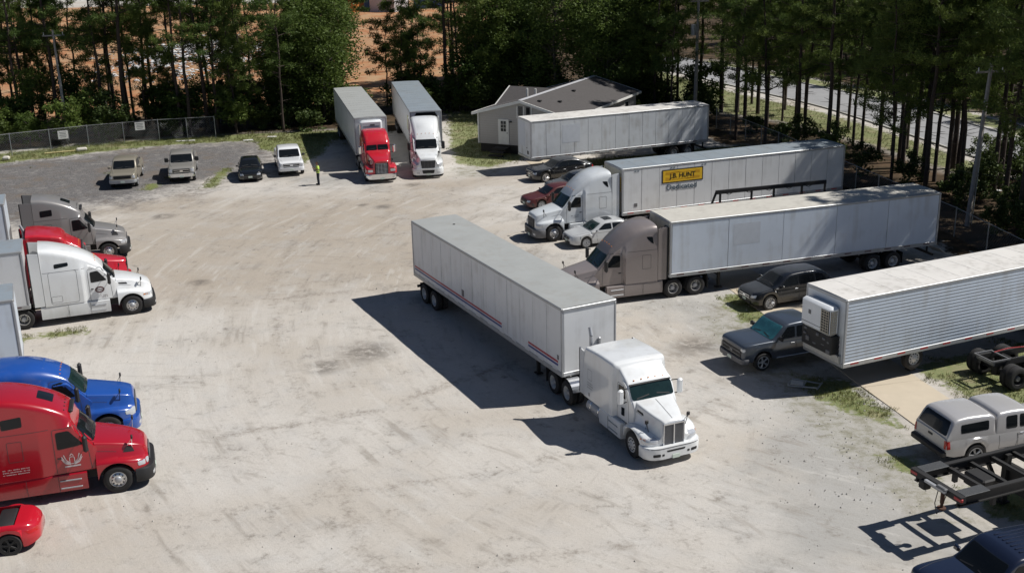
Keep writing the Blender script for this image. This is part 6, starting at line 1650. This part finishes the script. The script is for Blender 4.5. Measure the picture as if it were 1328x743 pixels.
# denser wood behind the two parked trucks and the house
GM = 'trees of the dense wood behind the lot'
for i in range(60):
    x = RT.uniform(-22, 17); y = RT.uniform(118.5, 142) if -14 < x < 8 else RT.uniform(112, 140)
    if x > 8: y = RT.uniform(112, 128)
    if -.142 < x / y < -.058: continue
    tree('pine_tree', RT.choice(PINES + BIGP), x, y, 'pine of the dark wood behind trucks and house', 'tree', GM, RT.uniform(.85, 1.12))
for i in range(38):
    x = RT.uniform(-24, 16); y = RT.uniform(112.5, 124) if x < -14 or x > 3 else RT.uniform(117, 128)
    if x > 8: y = RT.uniform(109, 120)
    if -.142 < x / y < -.058: continue
    tree('leafy_tree', RT.choice(BROADS[:3]), x, y, 'leafy tree at the wood edge behind the lot', 'tree', 'leafy trees along the wood edge', RT.uniform(.8, 1.15))
for x, y, s in ((-17.9, 112.0, 1.0), (-17.2, 115.5, .95), (-19.8, 111.5, 1.0)):
    tree('leafy_tree', BROADS[1], x, y, 'bright leafy tree near the red truck trailer', 'tree', 'bright leafy trees by the red truck', s)
for x, y, k in ((-10.9, 118.5, 7), (-9.6, 121.5, 6), (-8.6, 118, 7), (-12.6, 121, 7)):
    tree('pine_tree', PINES[k], x, y, 'small pine in the gap beyond the trailers', 'tree', 'small pines in the gap beyond the trailers', 1.0)
# pines between the trailers and the road
right = [(19.6, 98.4), (21.6, 96.0), (23.9, 94.4), (15.2, 107.2), (14.0, 110), (28.7, 77.6), (27.3, 80.6), (31.6, 63.6), (31.2, 60.2), (33.2, 66.4), (31.8, 57.4), (30.6, 66.9), (30.4, 62.0), (29.4, 84.5), (25.4, 90.5), (20.9, 112.6), (22.4, 112.4), (24.2, 111.2), (24.3, 107.5), (25.6, 107.0), (26.3, 104.8), (26.0, 100.2), (27.8, 96.7), (28.6, 94.5), (29.4, 94.7), (29.9, 91.8), (30.6, 90.6), (30.3, 88.0), (30.9, 86.2), (30.0, 81.6), (30.7, 81.4), (31.4, 80.9), (32.2, 81.0), (31.7, 79.0), (33.0, 76.5), (32.2, 72.8), (34.3, 70.5), (36.5, 74.5), (34.5, 79), (33.6, 85.5), (32.6, 93), (30.2, 101.5), (28.2, 109), (27.2, 113), (24.8, 117), (22.3, 121), (19.6, 117.5), (23.5, 104), (22.3, 108), (33.8, 66), (35.5, 62.5), (33.5, 59.5), (37, 67.5)]
GRp = 'pines between the trailers and the road'
for k, (x, y) in enumerate(right):
    near = y < 80
    tree('pine_tree', RT.choice(BIGP), x, y, 'dark pine between the parked trailers and the road', 'tree', GRp, RT.uniform(.9, 1.06))
for i in range(110):
    x = RT.uniform(30, 92); y = RT.uniform(96, 178)
    e = 38 + (100 - y) * .27 + 9.5
    if x < e + 11: x = e + RT.uniform(11, 26)
    if x > 18 + y * .44: continue
    tree('pine_tree', RT.choice(PINES + BIGP), x, y, 'pine in the wood across the road', 'tree', 'trees across the road', RT.uniform(.85, 1.15))
for i in range(44):
    y = RT.uniform(96, 168); e = 38 + (100 - y) * .27 + 9.5; x = e + RT.uniform(4, 14)
    tree('leafy_tree', RT.choice(BROADS[2:]), x, y, 'leafy tree at the edge across the road', 'tree', 'leafy trees across the road', RT.uniform(.6, .9))
# understory
for i in range(36):
    x = RT.uniform(-50, -18); y = 97.5 + (x + 50) * .37 + RT.uniform(1.0, 8) if x < -33 else 105.6 + (x + 33) * .1 + RT.uniform(.6, 7)
    if y < 106.5 and x > -27: y += 2
    tree('shrub', RT.choice(SHRUBS), x, y, 'leafy shrub under the thin pines by the fence', 'shrub', 'shrubs under the left pines', RT.uniform(.7, 1.25))
for i in range(34):
    x = RT.uniform(-20, 16); y = RT.uniform(110, 116) if x < -13 else (RT.uniform(115.5, 120) if x < 4 else RT.uniform(109.5, 113.5))
    tree('shrub', RT.choice(SHRUBS), x, y, 'leafy shrub at the foot of the dense wood', 'shrub', 'shrubs at the wood edge', RT.uniform(.8, 1.4))
for (x, y, s) in ((17.8, 110.5, 1.3), (19.2, 112.5, 1.2), (18.6, 108.6, 1.0), (35.4, 83.6, .8), (36.6, 81.9, .9), (31.5, 75.2, .9), (30.6, 77.4, .8), (29.8, 73.4, .7), (28.0, 79, .7), (26.4, 84, .7), (25.2, 88.5, .8), (24.0, 93, .8), (23.6, 97.5, .9), (22.0, 101.5, .9), (31.2, 69, .8), (32.4, 66.6, 1.0), (30.2, 64.5, .8), (29.4, 67.2, .6)):
    tree('shrub', RT.choice(SHRUBS), x, y, 'low shrub on the bank between fence and road', 'shrub', 'shrubs on the right bank', s)
for (x, y) in ((37.5, 82.5), (38.6, 80.4)):
    tree('shrub', SHRUBS[1], x - 1.8, y - .6, 'round bush on the verge beside the road', 'shrub', 'bushes on the road verge', 1.1)

def ordinal(n): return '%d%s' % (n, 'th' if 10 <= n % 100 <= 20 else {1: 'st', 2: 'nd', 3: 'rd'}.get(n % 10, 'th'))
_g = {}
for o in list(COL.objects):
    if o.get('category') in ('tree', 'shrub'): _g.setdefault(o['label'], []).append(o)
for lb, os_ in _g.items():
    if len(os_) > 1:
        os_.sort(key=lambda o: o.location.x / (o.location.y * _cp + CAM_H * _sp))
        for i, o in enumerate(os_):
            o['label'] = '%s, %s from left' % (lb, ordinal(i + 1))

# ------------------------------------------------------------------ GRASS, WEEDS, LITTER
def grass_stuff():
    r = np.random.default_rng(9); pts = []; hs = []
    zones = [(p, d, h) for p, d, h in [(GRASS[0], 26, .14), (GRASS[1], 18, .14), (GRASS[2], 60, .14), (GRASS[3], 40, .14), (GRASS[4], 60, .14), (GRASS[5], 60, .12), (GRASS[6], 22, .16), (GRASS[7], 24, .22), (GRASS[8], 40, .12), (GRASS[9], 40, .12), (GRASS[10], 40, .1), (GRASS[11], 30, .1), (GRASS[12], 60, .1), (GRASS[13], 30, .1), (VERGE, 10, .2)]]
    for poly, dens, h in zones:
        a = np.array(poly); lo, hi = a.min(0), a.max(0); n = int((hi - lo).prod() * dens)
        x = r.uniform(lo[0], hi[0], n); y = r.uniform(lo[1], hi[1], n)
        m = poly_mask(x, y, poly, .9) + (vnoise(x, y, .9, 21) - .5) * 1.1 + (vnoise(x, y, .35, 22) - .5) * .5
        k = m > .62
        pts.append(np.stack([x[k], y[k], np.zeros(k.sum())], 1)); hs.append(np.full(k.sum(), h))
    P = np.concatenate(pts); Hh = np.concatenate(hs)
    P = np.repeat(P, 4, 0); Hh = np.repeat(Hh, 4)
    P[:, :2] += r.normal(0, .05, (len(P), 2))
    N = len(P); a = r.uniform(0, 6.28, N); h = Hh * r.uniform(.4, 1.2, N)
    w_ = .012; dx = np.cos(a) * w_; dy = np.sin(a) * w_
    tip = P + np.stack([r.normal(0, .05, N), r.normal(0, .05, N), h], 1)
    V_ = np.stack([P - np.stack([dx, dy, np.zeros(N)], 1), P + np.stack([dx, dy, np.zeros(N)], 1), tip], 1).reshape(-1, 3)
    me = np_mesh('grass', V_, np.arange(len(V_)).reshape(-1, 3), leaf_mat('grass_blades', (.07, .10, .02), (.20, .19, .07), .3))
    tag(link('grass', me), 'patchy green and straw-coloured grass along the lot edges', 'grass', kind='stuff')
grass_stuff()
def stones():
    r = random.Random(12); mb = MB()
    for i in range(1500):
        x = r.uniform(-24, 16); y = r.uniform(24, 98)
        if r.random() < .35: x = r.uniform(9, 15); y = r.uniform(34, 58)
        s = r.uniform(.012, .05) * (1.6 if r.random() < .05 else 1)
        n = 5; vs = [(x + s * r.uniform(.6, 1) * math.cos(6.283 * k / n), y + s * r.uniform(.6, 1) * math.sin(6.283 * k / n), -.01) for k in range(n)] + [(x, y, s * r.uniform(.5, 1))]
        mb.add(vs, [(k, (k + 1) % n, n) for k in range(n)])
    tag(mb.build('loose_stones', mat('stone_chips', (.36, .34, .31), .9, var=.4, scale=2)), 'loose stones scattered over the gravel lot', 'stones', kind='stuff')
stones()
M_BOARD = mat('bleached_board', (.55, .52, .46), .8, var=.2, scale=4)
def litter(name, label, x, y, sz, rz, mt, z=None, group='litter along the lot edges', cat='board', tilt=0.0):
    mb = MB(); mb.rbox((0, 0, 0), sz, min(sz) * .3)
    o = mb.build(name, mt, None, None, (x, y, (z if z is not None else sz[2] / 2)), rad(rz)); o.rotation_euler[1] = tilt
    tag(o, label, cat, group)
litter('yellow_board', 'yellowish board lying by the fence', -39.3, 99.9, (2.6, .14, .12), 22, mat('yellow_board_paint', (.5, .42, .2), .7))
litter('wheel_stop', 'pale concrete block lying at the end of the yellow board', -37.6, 100.5, (.9, .4, .3), 25, M_BOARD, cat='block')
litter('wheel_stop', 'pale block at the far left by the fence post', -42.9, 97.2, (.6, .45, .35), 15, M_BOARD, cat='block')
litter('white_board', 'white plank lying on the grass left of the black car', -29.4, 104.0, (1.7, .25, .06), 8, M_TRIMW)
litter('white_sheet', 'white scrap behind the black car, left of two', -23.6, 103.6, (.9, .5, .05), 12, M_TRIMW, cat='scrap')
litter('white_sheet', 'white scrap behind the black car, right of two', -21.7, 105.0, (.8, .5, .05), -8, M_TRIMW, cat='scrap')
litter('white_sheet', 'pale panel leaning near the end of the pale trailer', 24.4, 63.4, (.7, .9, .05), 30, M_BOARD, .35, cat='scrap', tilt=.6)
litter('white_sheet', 'pale panel lying in the shade right of the pale trailer', 26.6, 62.6, (.9, .8, .05), 20, M_BOARD, .2, cat='scrap', tilt=.35)
litter('white_sheet', 'small white scrap on the verge near the road at the right', 34.0, 78.2, (.5, .35, .05), 0, M_TRIMW, cat='scrap')
def frame_scrap():
    t = thing('metal_frame_scrap', 'bent pale metal frame lying in the grass under the cooling unit', 'scrap', (12.2, 44.9, .1), -20)
    for a, b in (((-.6, -.3), (.6, -.35)), ((.6, -.35), (.75, .3)), ((.75, .3), (-.5, .35)), ((-.5, .35), (-.6, -.3)), ((0, -.33), (.1, .33))): MB().cyl((a[0], a[1], .0), (b[0], b[1], .06), .035, n=6).build('frame_bar', M_GALV, t)
    MB().box((-.25, 0, .05), (.5, .45, .03)).build('panel', M_BOARD, t)
frame_scrap()

# ------------------------------------------------------------------ PERSON in a high-visibility vest
def limb_tube(mb, pts, rads, n=10):
    """one continuous tapering tube through points"""
    P = [Vector(p) for p in pts]; rings = []
    for i, p in enumerate(P):
        d = (P[min(i + 1, len(P) - 1)] - P[max(i - 1, 0)]).normalized()
        a = d.orthogonal().normalized() if abs(d.z) < .99 else Vector((1, 0, 0)); a = (Vector((1, 0, 0)) - d * d.x).normalized() if abs(d.x) < .95 else (Vector((0, 1, 0)) - d * d.y).normalized()
        b = d.cross(a); r_ = rads[i]; rx, ry = r_ if isinstance(r_, tuple) else (r_, r_)
        rings.append([p + a * math.cos(2 * math.pi * k / n) * rx + b * math.sin(2 * math.pi * k / n) * ry for k in range(n)])
    vs = [v for r_ in rings for v in r_]
    fs = [(i * n + k, i * n + (k + 1) % n, (i + 1) * n + (k + 1) % n, (i + 1) * n + k) for i in range(len(P) - 1) for k in range(n)]
    fs += [tuple(range(n - 1, -1, -1)), tuple(range(len(vs) - n, len(vs)))]
    mb.add(vs, fs)
def person():
    SK = mat('skin', (.25, .14, .09), .6); TR = mat('dark_blue_jeans', (.018, .022, .035), .85); VE = mat('lime_vest', (.45, .62, .10), .6); HR = mat('dark_hair', (.015, .012, .01), .8); SH = mat('dark_shirt', (.03, .04, .035), .8)
    x, y, hd = -14.38, 85.05, 200
    # one body mesh from trunk, neck, head, arms with hands; voxel-remeshed into a single skin
    b = MB()
    limb_tube(b, [(0, 0, .86), (0, 0, .98), (0, 0, 1.12), (0, 0, 1.30), (0, 0, 1.42), (0, 0, 1.48)], [(.10, .15), (.10, .155), (.095, .14), (.11, .17), (.09, .16), (.05, .06)])
    limb_tube(b, [(0, 0, 1.44), (.01, 0, 1.52), (.015, 0, 1.56)], [.055, .052, .055])
    limb_tube(b, [(.02, 0, 1.53), (.03, 0, 1.57), (.02, 0, 1.64), (.015, 0, 1.70), (.01, 0, 1.755), (.01, 0, 1.775)], [(.05, .045), (.078, .066), (.092, .076), (.092, .076), (.06, .05), (.02, .02)])
    limb_tube(b, [(.10, 0, 1.645), (.122, 0, 1.625), (.10, 0, 1.61)], [.012, .016, .014], 6)
    for s in (1, -1): limb_tube(b, [(.01, s * .074, 1.67), (.005, s * .09, 1.655), (.01, s * .076, 1.62)], [.012, .018, .012], 6)
    for s in (1, -1):
        hipx = s * .09
        limb_tube(b, [(0, hipx, .93), (.005, s * .10, .75), (.015, s * .105, .52), (.0, s * .11, .30), (-.01, s * .115, .09), (-.01, s * .115, .05)], [.09, .082, .06, .055, .042, .04])
        limb_tube(b, [(-.06, s * .115, .045), (.02, s * .118, .05), (.12, s * .125, .035), (.18, s * .13, .03)], [.035, .045, .042, .025])
        sh = Vector((0, s * .17, 1.40)); el = Vector((.06, s * .24, 1.14)); wr = Vector((.27, s * .10, 1.28))
        limb_tube(b, [(0, s * .10, 1.41), tuple(sh), tuple(sh.lerp(el, .5)), tuple(el), tuple(el.lerp(wr, .4)), tuple(wr)], [.05, .055, .048, .042, .038, .027])
        pm = wr + Vector((.055, -s * .02, .035)); limb_tube(b, [tuple(wr), tuple(wr.lerp(pm, .5)), tuple(pm)], [.026, .038, .034], 8)
        for k in range(4):
            q = pm + Vector((.0, 0, -.026 + k * .018)); ln_ = (.055, .068, .072, .062)[k]
            limb_tube(b, [tuple(q), tuple(q + Vector((ln_ * .6, -s * .01, .012))), tuple(q + Vector((ln_ * .85, -s * .04, .016)))], [.0095, .009, .007], 6)
        limb_tube(b, [tuple(wr + Vector((.02, -s * .02, .03))), tuple(wr + Vector((.05, -s * .045, .06))), tuple(wr + Vector((.085, -s * .05, .075)))], [.013, .011, .008], 6)
    p = b.build('person', SK, None, 60, (x, y, 0), rad(hd))
    rm = p.modifiers.new('one_surface', 'REMESH'); rm.mode = 'VOXEL'; rm.voxel_size = .009; rm.use_smooth_shade = True
    tag(p, 'person in a lime high-visibility vest and dark trousers standing by the red truck', 'person')
    v = MB(); limb_tube(v, [(0, 0, .93), (0, 0, .98), (0, 0, 1.12), (0, 0, 1.30), (0, 0, 1.43), (0, 0, 1.455)], [(.135, .19), (.135, .19), (.125, .175), (.14, .205), (.115, .19), (.08, .10)], 16)
    for s in (1, -1): limb_tube(v, [(0, s * .12, 1.41), (.0, s * .185, 1.39), (.035, s * .22, 1.27)], [.07, .075, .065])
    vest = v.build('vest', VE, p, 60)
    bd = MB()
    for z in (1.02, 1.16): limb_tube(bd, [(0, 0, z), (0, 0, z + .045)], [(.142, .197), (.142, .197)], 16)
    bd.build('reflective_band', mat('dark_band', (.05, .09, .05), .6), vest)
    tr = MB()
    limb_tube(tr, [(0, 0, .84), (0, 0, .96)], [(.115, .165), (.115, .165)], 14)
    for s in (1, -1): limb_tube(tr, [(0, s * .085, .93), (.005, s * .098, .75), (.015, s * .105, .52), (.0, s * .11, .30), (-.01, s * .115, .08)], [.105, .098, .080, .074, .068])
    tr.build('trousers', TR, p, 60)
    h_ = MB(); limb_tube(h_, [(-.03, 0, 1.60), (-.02, 0, 1.66), (-.01, 0, 1.72), (0, 0, 1.77), (0, 0, 1.79)], [(.075, .07), (.086, .084), (.086, .084), (.062, .06), (.02, .02)], 12)
    h_.build('hair', HR, p, 60)
    for s in (1, -1):
        f = MB(); limb_tube(f, [(-.07, s * .115, .04), (.02, s * .118, .055), (.12, s * .125, .045), (.19, s * .13, .035)], [.042, .05, .048, .03]); f.build('shoe', M_BLACK, p, 60)
person()
